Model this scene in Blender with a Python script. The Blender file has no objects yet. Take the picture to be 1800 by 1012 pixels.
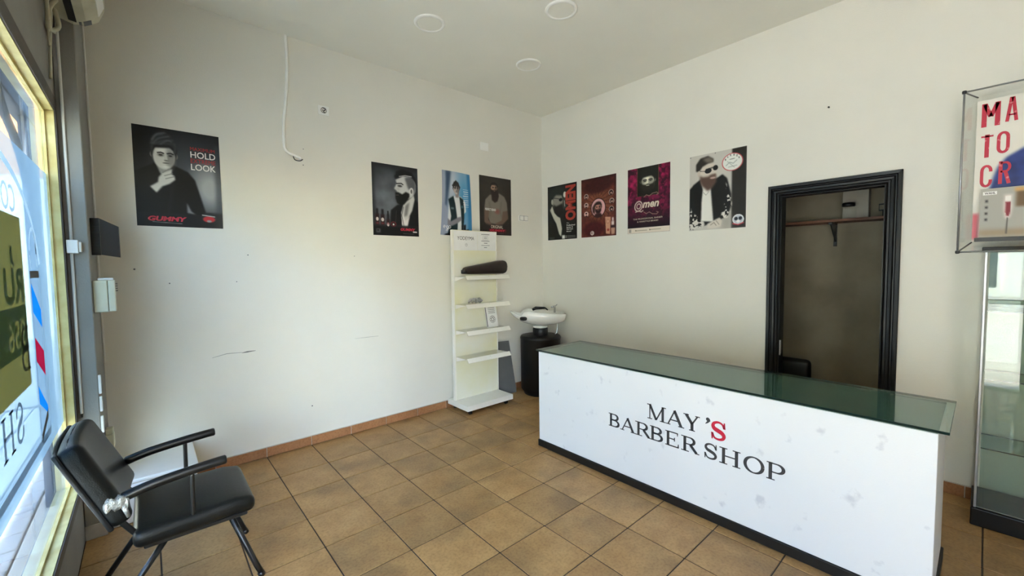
import bpy, bmesh, math, random
import numpy as np
from mathutils import Vector, Matrix
random.seed(7)
rng = np.random.default_rng(7)
SC = bpy.context.scene
COL = SC.collection

# ------------------------------------------------------------------ camera, sky, sun, exposure
CAM = Vector((-3.7745, -3.7026, 1.4805))
YAW, PITCH, ROLL, FPX = math.radians(48.7038), math.radians(-3.0613), math.radians(-0.7464), 731.53
fw = Vector((math.cos(PITCH)*math.cos(YAW), math.cos(PITCH)*math.sin(YAW), math.sin(PITCH)))
rt = Vector((math.sin(YAW), -math.cos(YAW), 0)); up = rt.cross(fw)
c_, s_ = math.cos(ROLL), math.sin(ROLL)
rt2 = rt*c_ + up*s_; up2 = -rt*s_ + up*c_
cd = bpy.data.cameras.new('camera'); cam = bpy.data.objects.new('camera', cd); COL.objects.link(cam)
cam.matrix_world = Matrix(((rt2.x, up2.x, -fw.x, CAM.x), (rt2.y, up2.y, -fw.y, CAM.y), (rt2.z, up2.z, -fw.z, CAM.z), (0, 0, 0, 1)))
cd.sensor_width = 36; cd.lens = 36*FPX/1800; cd.clip_start = 0.02
SC.camera = cam
W = bpy.data.worlds.new('sky'); SC.world = W; W.use_nodes = True
wn = W.node_tree.nodes; wl = W.node_tree.links
sky = wn.new('ShaderNodeTexSky'); sky.sky_type = 'NISHITA'; sky.sun_disc = False
sky.sun_elevation = math.radians(36); sky.sun_rotation = math.radians(180); sky.air_density = 1.0; sky.dust_density = 0.8
wn['Background'].inputs[1].default_value = 0.46
wl.new(sky.outputs[0], wn['Background'].inputs[0])
sd = bpy.data.lights.new('sun', 'SUN'); sun = bpy.data.objects.new('sun', sd); COL.objects.link(sun)
sd.energy = 7.0; sd.angle = 0.009; sd.color = (1.0, 0.90, 0.74)
sun.rotation_euler = (Vector((-0.05, 0.80, -0.60))).to_track_quat('-Z', 'Y').to_euler()
SC.view_settings.view_transform = 'Standard'; SC.view_settings.look = 'None'
SC.view_settings.gamma = 1.0; SC.view_settings.use_curve_mapping = False
SC.view_settings.exposure = 3.25
SC.cycles.max_bounces = 14; SC.cycles.diffuse_bounces = 8; SC.cycles.transparent_max_bounces = 24
SC.cycles.use_denoising = True

# ------------------------------------------------------------------ materials
def lin(c):
    return tuple((x/12.92 if x <= 0.04045 else ((x+0.055)/1.055)**2.4) for x in [v/255 for v in c])
def pmat(name, rgb, rough=0.5, metal=0.0, var=0.0, vscale=8.0, rgb2=None, bump=0.0, bscale=120.0, spec=0.5, coat=0.0, lohi=(0.38, 0.68)):
    m = bpy.data.materials.new(name); m.use_nodes = True
    nt = m.node_tree; n = nt.nodes; l = nt.links; p = n['Principled BSDF']
    base = lin(rgb); p.inputs['Roughness'].default_value = rough; p.inputs['Metallic'].default_value = metal
    p.inputs['Specular IOR Level'].default_value = spec; p.inputs['Coat Weight'].default_value = coat
    tc = n.new('ShaderNodeTexCoord')
    mx = n.new('ShaderNodeMix'); mx.data_type = 'RGBA'
    mx.inputs['A'].default_value = (*base, 1)
    b2 = lin(rgb2) if rgb2 else tuple(v*(1-var) for v in base)
    mx.inputs['B'].default_value = (*b2, 1)
    nz = n.new('ShaderNodeTexNoise'); nz.inputs['Scale'].default_value = vscale; nz.inputs['Detail'].default_value = 5
    l.new(tc.outputs['Object'], nz.inputs['Vector'])
    mr = n.new('ShaderNodeMapRange'); mr.inputs['From Min'].default_value = lohi[0]; mr.inputs['From Max'].default_value = lohi[1]
    l.new(nz.outputs['Fac'], mr.inputs['Value'])
    l.new(mr.outputs['Result'], mx.inputs['Factor'])
    l.new(mx.outputs['Result'], p.inputs['Base Color'])
    if bump:
        nb = n.new('ShaderNodeTexNoise'); nb.inputs['Scale'].default_value = bscale; nb.inputs['Detail'].default_value = 3
        l.new(tc.outputs['Object'], nb.inputs['Vector'])
        bp = n.new('ShaderNodeBump'); bp.inputs['Strength'].default_value = bump; bp.inputs['Distance'].default_value = 0.004
        l.new(nb.outputs['Fac'], bp.inputs['Height']); l.new(bp.outputs['Normal'], p.inputs['Normal'])
    return m
def thin_glass(name, tint, ior=1.5, gl=1.0, rough=0.0):
    m = bpy.data.materials.new(name); m.use_nodes = True
    nt = m.node_tree; n = nt.nodes; l = nt.links; n.remove(n['Principled BSDF'])
    t = n.new('ShaderNodeBsdfTransparent'); t.inputs[0].default_value = (*tint, 1)
    g = n.new('ShaderNodeBsdfGlossy'); g.inputs['Roughness'].default_value = rough
    f = n.new('ShaderNodeFresnel'); ge = n.new('ShaderNodeNewGeometry'); io = n.new('ShaderNodeMix')
    io.inputs['A'].default_value = ior; io.inputs['B'].default_value = 1/ior      # same reflectance on both faces of a thin sheet
    l.new(ge.outputs['Backfacing'], io.inputs['Factor']); l.new(io.outputs['Result'], f.inputs[0])
    k = n.new('ShaderNodeMath'); k.operation = 'MULTIPLY'; k.inputs[1].default_value = gl
    l.new(f.outputs[0], k.inputs[0])
    mx = n.new('ShaderNodeMixShader'); l.new(k.outputs[0], mx.inputs[0]); l.new(t.outputs[0], mx.inputs[1]); l.new(g.outputs[0], mx.inputs[2])
    l.new(mx.outputs[0], n['Material Output'].inputs[0]); return m
def film_mat(name, col, trl, transp, fwd=None):
    m = bpy.data.materials.new(name); m.use_nodes = True
    nt = m.node_tree; n = nt.nodes; l = nt.links; n.remove(n['Principled BSDF'])
    a = n.new('ShaderNodeBsdfTranslucent'); a.inputs[0].default_value = (*col, 1)
    d = n.new('ShaderNodeBsdfDiffuse'); d.inputs[0].default_value = (*col, 1)
    t = n.new('ShaderNodeBsdfTransparent')
    if fwd:                     # frosted: scatters forward in a wide lobe, so what touches the film stays readable
        t = n.new('ShaderNodeBsdfRefraction'); t.inputs['IOR'].default_value = 1.0001; t.inputs['Roughness'].default_value = .24; t.inputs['Color'].default_value = (*fwd, 1)
    m1 = n.new('ShaderNodeMixShader'); m1.inputs[0].default_value = 1-trl
    l.new(a.outputs[0], m1.inputs[1]); l.new(d.outputs[0], m1.inputs[2])
    m2 = n.new('ShaderNodeMixShader'); m2.inputs[0].default_value = transp
    l.new(m1.outputs[0], m2.inputs[1]); l.new(t.outputs[0], m2.inputs[2])
    l.new(m2.outputs[0], n['Material Output'].inputs[0]); return m
def tile_mat(name, c1, c2, c3, rough=0.45):
    m = bpy.data.materials.new(name); m.use_nodes = True
    nt = m.node_tree; n = nt.nodes; l = nt.links; p = n['Principled BSDF']; p.inputs['Roughness'].default_value = rough
    tc = n.new('ShaderNodeTexCoord'); oi = n.new('ShaderNodeObjectInfo')
    ad = n.new('ShaderNodeVectorMath'); ad.operation = 'MULTIPLY_ADD'; ad.inputs[1].default_value = (1, 1, 1)
    cm = n.new('ShaderNodeCombineXYZ'); mu = n.new('ShaderNodeMath'); mu.operation = 'MULTIPLY'; mu.inputs[1].default_value = 57.0
    l.new(oi.outputs['Random'], mu.inputs[0]); l.new(mu.outputs[0], cm.inputs[0]); l.new(mu.outputs[0], cm.inputs[1])
    l.new(tc.outputs['Object'], ad.inputs[0]); l.new(cm.outputs[0], ad.inputs[2])
    n1 = n.new('ShaderNodeTexNoise'); n1.inputs['Scale'].default_value = 5.5; n1.inputs['Detail'].default_value = 7; n1.inputs['Roughness'].default_value = 0.68
    n2 = n.new('ShaderNodeTexNoise'); n2.inputs['Scale'].default_value = 2.6; n2.inputs['Detail'].default_value = 4
    n3 = n.new('ShaderNodeTexNoise'); n3.inputs['Scale'].default_value = 70; n3.inputs['Detail'].default_value = 4
    for q in (n1, n2, n3): l.new(ad.outputs[0], q.inputs['Vector'])
    def rmp(src, a, b):
        r = n.new('ShaderNodeMapRange'); r.inputs['From Min'].default_value = a; r.inputs['From Max'].default_value = b
        l.new(src, r.inputs['Value']); return r.outputs[0]
    x1 = n.new('ShaderNodeMix'); x1.data_type = 'RGBA'; x1.inputs['A'].default_value = (*lin(c1), 1); x1.inputs['B'].default_value = (*lin(c2), 1)
    l.new(rmp(n1.outputs['Fac'], .35, .7), x1.inputs['Factor'])
    x2 = n.new('ShaderNodeMix'); x2.data_type = 'RGBA'; x2.inputs['B'].default_value = (*lin(c3), 1)
    l.new(x1.outputs['Result'], x2.inputs['A'])
    mm = n.new('ShaderNodeMath'); mm.operation = 'MULTIPLY'; mm.inputs[1].default_value = 0.75
    l.new(rmp(n2.outputs['Fac'], .5, .75), mm.inputs[0]); l.new(mm.outputs[0], x2.inputs['Factor'])
    x3 = n.new('ShaderNodeMix'); x3.data_type = 'RGBA'; x3.blend_type = 'MULTIPLY'; x3.inputs['B'].default_value = (.78, .74, .70, 1)
    l.new(x2.outputs['Result'], x3.inputs['A']); l.new(rmp(n3.outputs['Fac'], .45, .7), x3.inputs['Factor'])
    x4 = n.new('ShaderNodeHueSaturation'); l.new(x3.outputs['Result'], x4.inputs['Color'])
    l.new(rmp(oi.outputs['Random'], -8, 3), x4.inputs['Value'])
    vv = n.new('ShaderNodeMapRange'); vv.inputs['To Min'].default_value = .9; vv.inputs['To Max'].default_value = 1.08
    l.new(oi.outputs['Random'], vv.inputs['Value']); l.new(vv.outputs[0], x4.inputs['Value'])
    l.new(x4.outputs[0], p.inputs['Base Color'])
    bp = n.new('ShaderNodeBump'); bp.inputs['Strength'].default_value = .12; bp.inputs['Distance'].default_value = .004
    l.new(n1.outputs['Fac'], bp.inputs['Height']); l.new(bp.outputs[0], p.inputs['Normal'])
    return m
def vcol_mat(name, rough=0.4, sheen=0.3):
    m = bpy.data.materials.new(name); m.use_nodes = True
    n = m.node_tree.nodes; p = n['Principled BSDF']; a = n.new('ShaderNodeAttribute'); a.attribute_name = 'ink'
    m.node_tree.links.new(a.outputs['Color'], p.inputs['Base Color']); p.inputs['Roughness'].default_value = rough
    p.inputs['Specular IOR Level'].default_value = sheen
    return m

M = {}
M['wall'] = pmat('white_wall_paint', (230, 228, 219), .85, var=.035, vscale=1.6, bump=.22, bscale=170, spec=.2)
M['farwall'] = pmat('grey_wall_paint', (90, 89, 86), .85, var=.05, vscale=2)
M['cable'] = pmat('cable_white', (250, 250, 246), .6, var=.05)
M['ceil'] = pmat('ceiling_paint', (236, 235, 226), .9, var=.03, vscale=2, bump=.2, bscale=150, spec=.15)
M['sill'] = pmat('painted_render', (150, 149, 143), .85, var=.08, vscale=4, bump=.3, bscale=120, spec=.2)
M['grout'] = pmat('dark_grout', (66, 54, 44), .9, var=.3, vscale=12)
M['tile'] = tile_mat('brown_stoneware', (184, 146, 94), (158, 118, 70), (114, 90, 60))
M['skirt'] = tile_mat('skirting_stoneware', (176, 128, 88), (160, 108, 70), (128, 92, 64))
M['capgrout'] = pmat('pale_mortar', (206, 198, 186), .9, var=.2, vscale=20)
M['black_wood'] = pmat('black_stained_wood', (13, 13, 13), .38, var=.4, vscale=3, bump=.05, bscale=60, spec=.35)
M['counter'] = pmat('counter_white', (228, 230, 231), .6, rgb2=(206, 208, 212), vscale=11, lohi=(.64, .74), bump=.1, bscale=140, spec=.3)
M['plinth'] = pmat('plinth_black', (20, 19, 19), .45, var=.4, vscale=9)
M['under'] = pmat('grey_green_board', (112, 134, 124), .6, var=.15, vscale=5)
M['gtop'] = thin_glass('green_glass', (.80, .90, .86))
M['gedge'] = pmat('green_glass_edge', (12, 38, 34), .08, spec=.8)
M['ink_dark'] = pmat('dark_vinyl', (60, 60, 62), .5, var=.1)
M['ink_red'] = pmat('red_vinyl', (198, 24, 58), .5, var=.08)
M['glass'] = thin_glass('clear_glass', (.95, .985, .98))
M['tglass'] = thin_glass('dimming_blue_glass', (.58, .64, .675))  # blue tint added to dim the bright street seen through the pane
M['cglass'] = thin_glass('cabinet_glass', (.88, .92, .90))
M['film'] = film_mat('frosted_film', (.25, .36, .45), .84, .55, (.40, .49, .54))
M['yellow'] = pmat('cream_yellow_aluminium', (226, 214, 150), .45, rgb2=(200, 180, 110), vscale=9, spec=.4)
M['darkframe'] = pmat('shaded_dark_frame', (92, 86, 78), .6, var=.25, vscale=7)  # inner window frame faces; their backlit shade is put into the colour
M['white_pl'] = pmat('white_plastic', (242, 242, 238), .4, var=.05, vscale=6)
M['beige_pl'] = pmat('beige_plastic', (214, 214, 190), .45, var=.08, vscale=6)
M['grey_pl'] = pmat('grey_plastic', (120, 120, 116), .5, var=.1)
M['black_pl'] = pmat('black_plastic', (22, 23, 25), .4, var=.3, vscale=9)
M['blue_grey_pl'] = pmat('slate_plastic', (52, 58, 66), .35, var=.1)
M['ac'] = pmat('aged_white_plastic', (205, 203, 182), .5, rgb2=(176, 170, 140), vscale=5)
M['leather'] = pmat('black_leatherette', (14, 17, 18), .38, var=.3, vscale=12, bump=.25, bscale=260, spec=.34)
M['arm'] = pmat('black_armrest', (24, 24, 25), .3, var=.3, vscale=20)
M['blackmetal'] = pmat('black_tube', (22, 23, 25), .32, var=.3, vscale=14, spec=.6)
M['chrome'] = pmat('chrome', (205, 207, 210), .14, metal=1.0, var=.1)
M['alu'] = pmat('brushed_aluminium', (176, 178, 180), .35, metal=.8, var=.1, vscale=20)
M['tape'] = pmat('silver_tape', (210, 210, 206), .25, metal=.6, var=.35, vscale=60, bump=1.0, bscale=160)
M['stand'] = pmat('cream_steel', (240, 238, 228), .5, var=.06, vscale=4, spec=.4)
M['standback'] = pmat('cream_panel', (232, 231, 216), .6, rgb2=(228, 224, 180), vscale=2.0, spec=.3)
M['paper'] = pmat('white_paper', (238, 238, 236), .6, var=.04, vscale=15)
M['greyboard'] = pmat('grey_board', (112, 114, 114), .6, var=.12, vscale=6)
M['scuff'] = pmat('pale_scuff', (160, 160, 156), .8, var=.2)
M['palebox'] = pmat('pale_card', (186, 180, 164), .8, var=.1)
M['black_lacquer'] = pmat('black_moulding', (11, 11, 12), .42, var=.3, vscale=6)
M['brown'] = pmat('dark_brown_leatherette', (36, 22, 20), .45, var=.3, vscale=15, bump=.2, bscale=150)
M['ceramic'] = pmat('white_ceramic', (240, 240, 236), .12, var=.03, spec=.6, coat=.3)
M['acrylic'] = thin_glass('acrylic', (.965, .97, .965), gl=.45)
M['shelfwood'] = pmat('reddish_wood', (128, 86, 62), .6, var=.35, vscale=7)
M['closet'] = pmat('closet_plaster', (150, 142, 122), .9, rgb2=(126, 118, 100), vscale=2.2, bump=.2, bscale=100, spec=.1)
M['print'] = vcol_mat('printed_poster')
M['ink_white'] = pmat('white_ink', (232, 232, 230), .5)
M['ink_pink'] = pmat('crimson_ink', (190, 36, 62), .5, rgb2=(212, 120, 126), vscale=30, lohi=(.62, .66))
M['ink_grey'] = pmat('grey_ink', (96, 100, 106), .5)
M['ink_black'] = pmat('black_ink', (24, 24, 26), .5)
M['ink_redtext'] = pmat('red_ink', (176, 34, 40), .5)
M['ink_cream'] = pmat('cream_ink', (214, 200, 180), .5)
M['ink_rust'] = pmat('rust_ink', (168, 56, 44), .5)
M['ink_blue'] = film_mat('ink_blue', lin((30, 140, 235)), .8, 0)
M['ink_red_pole'] = film_mat('ink_red_pole', lin((205, 30, 58)), .8, 0)
M['sign_yellow'] = film_mat('sign_yellow', lin((196, 180, 128)), .75, 0)
M['sign_green'] = film_mat('sign_green', lin((126, 152, 142)), .75, 0)
M['film_white'] = film_mat('white_film', (.62, .64, .64), .9, 0)
M['film_grey'] = film_mat('grey_film', (.17, .19, .21), .8, 0)
M['paver'] = tile_mat('street_paver', (204, 202, 196), (190, 188, 182), (160, 158, 154), .8)
M['street'] = pmat('street_concrete', (188, 184, 174), .9, var=.2, vscale=1.2, bump=.4, bscale=30)
M['kerb'] = pmat('pale_kerb', (214, 208, 194), .85, var=.12, vscale=5)
M['orange'] = pmat('orange_render', (212, 152, 104), .9, var=.1, vscale=.8)
M['ochre'] = pmat('ochre_render', (224, 204, 168), .9, var=.1, vscale=.8)
M['cream_render'] = pmat('cream_render', (238, 232, 216), .9, var=.06, vscale=.8)
M['roof'] = pmat('clay_roof', (150, 84, 58), .9, var=.3, vscale=5)
M['steelblue'] = pmat('slate_blue_paint', (86, 100, 122), .6, var=.15, vscale=5)
M['shop_glass'] = pmat('street_window_glass', (60, 70, 78), .1, spec=.8)

# ------------------------------------------------------------------ mesh helpers
ROOTLOC = {}
def obj(name, bm, mat, parent=None, smooth=False, origin=None):
    """link a bmesh (world coordinates) as one mesh object; children share their root's origin"""
    me = bpy.data.meshes.new(name)
    if smooth:
        for f in bm.faces: f.smooth = True
    if parent is not None:
        L = ROOTLOC[parent.name]
    elif origin is not None: L = Vector(origin)
    else:
        xs = [v.co for v in bm.verts]
        mn = Vector((min(v.x for v in xs), min(v.y for v in xs), min(v.z for v in xs))); mx = Vector((max(v.x for v in xs), max(v.y for v in xs), max(v.z for v in xs)))
        L = Vector(((mn.x+mx.x)/2, (mn.y+mx.y)/2, mn.z))
    for v in bm.verts: v.co -= L
    bm.to_mesh(me); bm.free()
    for mm in (mat if isinstance(mat, (list, tuple)) else [mat]): me.materials.append(mm)
    o = bpy.data.objects.new(name, me); COL.objects.link(o)
    if parent is not None:
        o.parent = parent; ROOTLOC[o.name] = L
    else:
        o.location = L; ROOTLOC[o.name] = L
    return o
def thing(name, label, cat, loc, group=None):
    o = bpy.data.objects.new(name, None); COL.objects.link(o); o.location = loc; o.empty_display_size = .1
    ROOTLOC[o.name] = Vector(loc); o['label'] = label; o['category'] = cat
    if group: o['group'] = group
    return o
def tag(o, label, cat, group=None):
    o['label'] = label; o['category'] = cat
    if group: o['group'] = group
    return o
def struct(o, label=None):
    o['kind'] = 'structure'
    return o
def NB(): return bmesh.new()
def box(bm, lo, hi, bev=0.0, seg=1, mat=0):
    lo = Vector(lo); hi = Vector(hi)
    lo, hi = Vector(map(min, lo, hi)), Vector(map(max, lo, hi))
    r = bmesh.ops.create_cube(bm, size=1.0)
    vs = r['verts']
    for v in vs: v.co = Vector(((lo[i]+hi[i])/2 + v.co[i]*(hi[i]-lo[i]) for i in range(3)))
    fs = set(f for v in vs for f in v.link_faces)
    for f in fs: f.material_index = mat
    if bev:
        es = list(set(e for v in vs for e in v.link_edges))
        bmesh.ops.bevel(bm, geom=es, offset=bev, segments=seg, affect='EDGES', profile=.5, clamp_overlap=True)
    return bm
def bx(lo, hi, bev=0.0, seg=1): return box(NB(), lo, hi, bev, seg)
def quad(bm, pts, mat=0):
    f = bm.faces.new([bm.verts.new(p) for p in pts]); f.material_index = mat; return f
def tube(bm, pts, r, n=10, cap=True, closed=False):
    pts = [Vector(p) for p in pts]; rs = r if isinstance(r, (list, tuple)) else [r]*len(pts)
    rings = []; prev = None
    for i, p in enumerate(pts):
        a = pts[max(i-1, 0)] if not closed else pts[i-1]; b = pts[min(i+1, len(pts)-1)] if not closed else pts[(i+1) % len(pts)]
        t = (b-a).normalized()
        if prev is None:
            u = t.orthogonal().normalized()
        else:
            u = (prev - t*prev.dot(t)); u = u.normalized() if u.length > 1e-6 else t.orthogonal().normalized()
        prev = u; w = t.cross(u)
        rings.append([bm.verts.new(p + (u*math.cos(2*math.pi*k/n) + w*math.sin(2*math.pi*k/n))*rs[i]) for k in range(n)])
    m = len(rings)
    for i in range(m if closed else m-1):
        A, B = rings[i], rings[(i+1) % m]
        for k in range(n): bm.faces.new((A[k], A[(k+1) % n], B[(k+1) % n], B[k]))
    if cap and not closed:
        bm.faces.new(list(reversed(rings[0]))); bm.faces.new(rings[-1])
    return bm
def lathe(bm, c, prof, n=32, sx=1.0, sy=1.0, rot=0.0):
    """prof: list of (radius, z) from bottom to top around vertical axis at c"""
    rings = []
    for r, z in prof:
        rings.append([bm.verts.new((c[0]+(r*sx*math.cos(a)*math.cos(rot)-r*sy*math.sin(a)*math.sin(rot)), c[1]+(r*sx*math.cos(a)*math.sin(rot)+r*sy*math.sin(a)*math.cos(rot)), c[2]+z)) for a in [2*math.pi*k/n for k in range(n)]])
    for A, B in zip(rings, rings[1:]):
        for k in range(n): bm.faces.new((A[k], A[(k+1) % n], B[(k+1) % n], B[k]))
    bm.faces.new(list(reversed(rings[0]))); bm.faces.new(rings[-1])
    return bm
def prism(bm, poly, d):
    """poly: list of 3D points (planar), extruded by vector d"""
    d = Vector(d); A = [bm.verts.new(p) for p in poly]; B = [bm.verts.new(Vector(p)+d) for p in poly]
    n = len(A); bm.faces.new(A); bm.faces.new(list(reversed(B)))
    for i in range(n): bm.faces.new((A[(i+1) % n], A[i], B[i], B[(i+1) % n]))
    bmesh.ops.recalc_face_normals(bm, faces=bm.faces)
    return bm
def rbox(bm, c, h, r, k=3, m=5, deform=None, mtx=None):
    """rounded box with interior vertices: centre c, half sizes h, corner radius r"""
    h = Vector(h)
    def ax(hh):
        rr = min(r, hh*.98); a = [-hh + rr*(1-math.cos(math.pi/2*i/k)) for i in range(k+1)]
        mid = list(np.linspace(-hh+rr, hh-rr, m+1))
        return a[:-1] + mid + [-v for v in reversed(a[:-1])]
    X, Y, Z = ax(h.x), ax(h.y), ax(h.z); vd = {}
    def V(i, j, l):
        if (i, j, l) in vd: return vd[(i, j, l)]
        p = Vector((X[i], Y[j], Z[l])); inn = Vector((max(-h[q]+min(r, h[q]*.98), min(h[q]-min(r, h[q]*.98), p[q])) for q in range(3)))
        d = p-inn
        if d.length > 1e-9: p = inn + Vector((d[q]/max(1e-9, d.length)*min(r, h[q]*.98) for q in range(3)))
        if deform: p = deform(p)
        if mtx is not None: p = mtx @ p
        vd[(i, j, l)] = bm.verts.new(p+Vector(c)); return vd[(i, j, l)]
    nx, ny, nz = len(X), len(Y), len(Z)
    def face(a): bm.faces.new(a)
    for i in range(nx-1):
        for j in range(ny-1):
            face((V(i, j, 0), V(i, j+1, 0), V(i+1, j+1, 0), V(i+1, j, 0))); face((V(i, j, nz-1), V(i+1, j, nz-1), V(i+1, j+1, nz-1), V(i, j+1, nz-1)))
    for i in range(nx-1):
        for l in range(nz-1):
            face((V(i, 0, l), V(i+1, 0, l), V(i+1, 0, l+1), V(i, 0, l+1))); face((V(i, ny-1, l), V(i, ny-1, l+1), V(i+1, ny-1, l+1), V(i+1, ny-1, l)))
    for j in range(ny-1):
        for l in range(nz-1):
            face((V(0, j, l), V(0, j, l+1), V(0, j+1, l+1), V(0, j+1, l))); face((V(nx-1, j, l), V(nx-1, j+1, l), V(nx-1, j+1, l+1), V(nx-1, j, l+1)))
    return bm
def bez(pts, n=8):
    """Catmull-Rom through points"""
    P = [Vector(p) for p in pts]; out = []
    for i in range(len(P)-1):
        p0, p1, p2, p3 = P[max(i-1, 0)], P[i], P[i+1], P[min(i+2, len(P)-1)]
        for k in range(n):
            t = k/n
            out.append(.5*((2*p1)+(p2-p0)*t+(2*p0-5*p1+4*p2-p3)*t*t+(3*p1-p0-3*p2+p3)*t**3))
    out.append(P[-1]); return out

# flat frames: a plane with origin (top-left), unit u (right) and unit w (down) as seen by a reader, n towards the reader
class Plane:
    def __init__(s, o, u, w, n): s.o, s.u, s.w, s.n = Vector(o), Vector(u), Vector(w), Vector(n)
    def p(s, a, b, d=0.0): return s.o + s.u*a + s.w*b + s.n*d
def text_bm(txt, pl, a0, a1, b0, b1, d=.0012, keep=False, bold=0.0, rot=False, mirror=False, shear=0.0):
    """sans lettering filling the rectangle a0..a1, b0..b1 (metres, b downwards) of plane pl"""
    cu = bpy.data.curves.new('txt', 'FONT'); cu.body = txt; cu.resolution_u = 3; cu.offset = bold; cu.shear = shear
    to = bpy.data.objects.new('txt', cu); COL.objects.link(to)
    dg = bpy.context.evaluated_depsgraph_get(); me = bpy.data.meshes.new_from_object(to.evaluated_get(dg))
    bpy.data.objects.remove(to); bm = NB(); bm.from_mesh(me); bpy.data.meshes.remove(me)
    xs = [v.co.x for v in bm.verts]; ys = [v.co.y for v in bm.verts]
    x0, x1, y0, y1 = min(xs), max(xs), min(ys), max(ys)
    for v in bm.verts:
        fx = (v.co.x-x0)/(x1-x0); fy = 1-(v.co.y-y0)/(y1-y0)
        if rot: fx, fy = fy, 1-fx           # reads upwards
        if mirror: fx = 1-fx
        v.co = pl.p(a0+(a1-a0)*fx, b0+(b1-b0)*fy, d)
    return bm
def knockout(txt, pl, A0, A1, B0, B1, a0, a1, b0, b1, d):
    """rectangle A0..A1, B0..B1 with mirrored lettering a0..a1, b0..b1 cut out of it"""
    cu = bpy.data.curves.new('txt', 'FONT'); cu.body = txt; cu.resolution_u = 3; cu.offset = .02
    to = bpy.data.objects.new('txt', cu); COL.objects.link(to)
    dg = bpy.context.evaluated_depsgraph_get(); me = bpy.data.meshes.new_from_object(to.evaluated_get(dg))
    xs = [v.co.x for v in me.vertices]; ys = [v.co.y for v in me.vertices]; x0, x1, y0, y1 = min(xs), max(xs), min(ys), max(ys); bpy.data.meshes.remove(me)
    cu.offset = 0; dg = bpy.context.evaluated_depsgraph_get(); cv_ = to.to_curve(dg); c2 = bpy.data.curves.new('txt', 'CURVE'); c2.dimensions = '2D'; c2.fill_mode = 'BOTH'; c2.resolution_u = 3
    for q in cv_.splines:                      # fresh splines, so that all fill as one group and the digits become holes
        n = c2.splines.new('BEZIER'); n.bezier_points.add(len(q.bezier_points)-1); n.use_cyclic_u = True
        for a_, b_ in zip(n.bezier_points, q.bezier_points):
            a_.handle_left_type = a_.handle_right_type = 'FREE'; a_.co = b_.co; a_.handle_left = b_.handle_left; a_.handle_right = b_.handle_right
    to.to_curve_clear(); bpy.data.objects.remove(to)
    kx, ky = (x1-x0)/(a1-a0), (y1-y0)/(b1-b0)
    X = lambda a: x0+(a1-a)*kx                 # mirrored
    Y = lambda b: y0+(b1-b)*ky
    sp = c2.splines.new('POLY'); sp.points.add(3); sp.use_cyclic_u = True
    for p, (a, b) in zip(sp.points, ((A0, B0), (A1, B0), (A1, B1), (A0, B1))): p.co = (X(a), Y(b), 0, 1)
    o = bpy.data.objects.new('txt', c2); COL.objects.link(o); dg = bpy.context.evaluated_depsgraph_get()
    me = bpy.data.meshes.new_from_object(o.evaluated_get(dg)); bpy.data.objects.remove(o); bm = NB(); bm.from_mesh(me); bpy.data.meshes.remove(me)
    for v in bm.verts: v.co = pl.p(a1-(v.co.x-x0)/kx, b1-(v.co.y-y0)/ky, d)
    return bm
def join(*bms):
    a = bms[0]
    for b in bms[1:]:
        me = bpy.data.meshes.new('t'); b.to_mesh(me); b.free(); a.from_mesh(me); bpy.data.meshes.remove(me)
    return a
def disc(pl, a, b, ra, rb, d=.001, n=28, bm=None):
    bm = bm or NB(); bm.faces.new([bm.verts.new(pl.p(a+ra*math.cos(2*math.pi*k/n), b+rb*math.sin(2*math.pi*k/n), d)) for k in range(n)]); return bm
def ring(pl, a, b, ra, rb, t, d=.001, n=28, bm=None, s=0, e=2*math.pi):
    bm = bm or NB()
    for k in range(n):
        q = [s+(e-s)*k/n, s+(e-s)*(k+1)/n]
        quad(bm, [pl.p(a+(ra-t*i)*math.cos(z), b+(rb-t*i)*math.sin(z), d) for z, i in ((q[0], 0), (q[1], 0), (q[1], 1), (q[0], 1))])
    return bm
def rect(pl, a0, a1, b0, b1, d=.001, bm=None):
    bm = bm or NB(); quad(bm, [pl.p(a0, b0, d), pl.p(a0, b1, d), pl.p(a1, b1, d), pl.p(a1, b0, d)]); return bm
def strip(pl, pts, ws, d=.001, bm=None):
    bm = bm or NB(); n = len(pts); L = []; R = []
    for i in range(n):
        a = pts[max(i-1, 0)]; b = pts[min(i+1, n-1)]; tx, ty = b[0]-a[0], b[1]-a[1]; ln = math.hypot(tx, ty) or 1
        w = (ws[i] if isinstance(ws, (list, tuple)) else ws)/2; nx, ny = -ty/ln*w, tx/ln*w
        L.append(bm.verts.new(pl.p(pts[i][0]+nx, pts[i][1]+ny, d))); R.append(bm.verts.new(pl.p(pts[i][0]-nx, pts[i][1]-ny, d)))
    for i in range(n-1): bm.faces.new((L[i], R[i], R[i+1], L[i+1]))
    return bm

# ------------------------------------------------------------------ room shell
H = 3.313; XW = -4.09; YF = -8.0
XG, YG, S = -9.46*0.33, -0.3236*0.33, 0.33
fl = struct(obj('floor', bx((XW-.06, YF, -.12), (1.1, .1, -.004)), M['grout'], origin=(0, 0, 0)))
def tile_mesh(lx, ly, name='tile'):
    bm = bx((-lx/2, -ly/2, -.012), (lx/2, ly/2, 0), .0022, 1); me = bpy.data.meshes.new(name); bm.to_mesh(me); bm.free(); me.materials.append(M['tile']); return me
cache = {}
G_ = .0065
xl = [XW+.0] + [XG + i*S for i in range(-2, 10)] + [0.0]
yl = [0.0] + [YG - j*S for j in range(1, 20)] + [-6.5, YF]
def put_tile(x0, x1, y0, y1, parent):
    lx, ly = round(x1-x0-G_, 4), round(y0-y1-G_, 4)
    if lx < .02 or ly < .02: return
    if (lx, ly) not in cache: cache[(lx, ly)] = tile_mesh(lx, ly)
    o = bpy.data.objects.new('tile', cache[(lx, ly)]); COL.objects.link(o)
    o.location = ((x0+x1)/2, (y0+y1)/2, random.uniform(-.0006, .0004)); o.parent = parent
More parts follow.
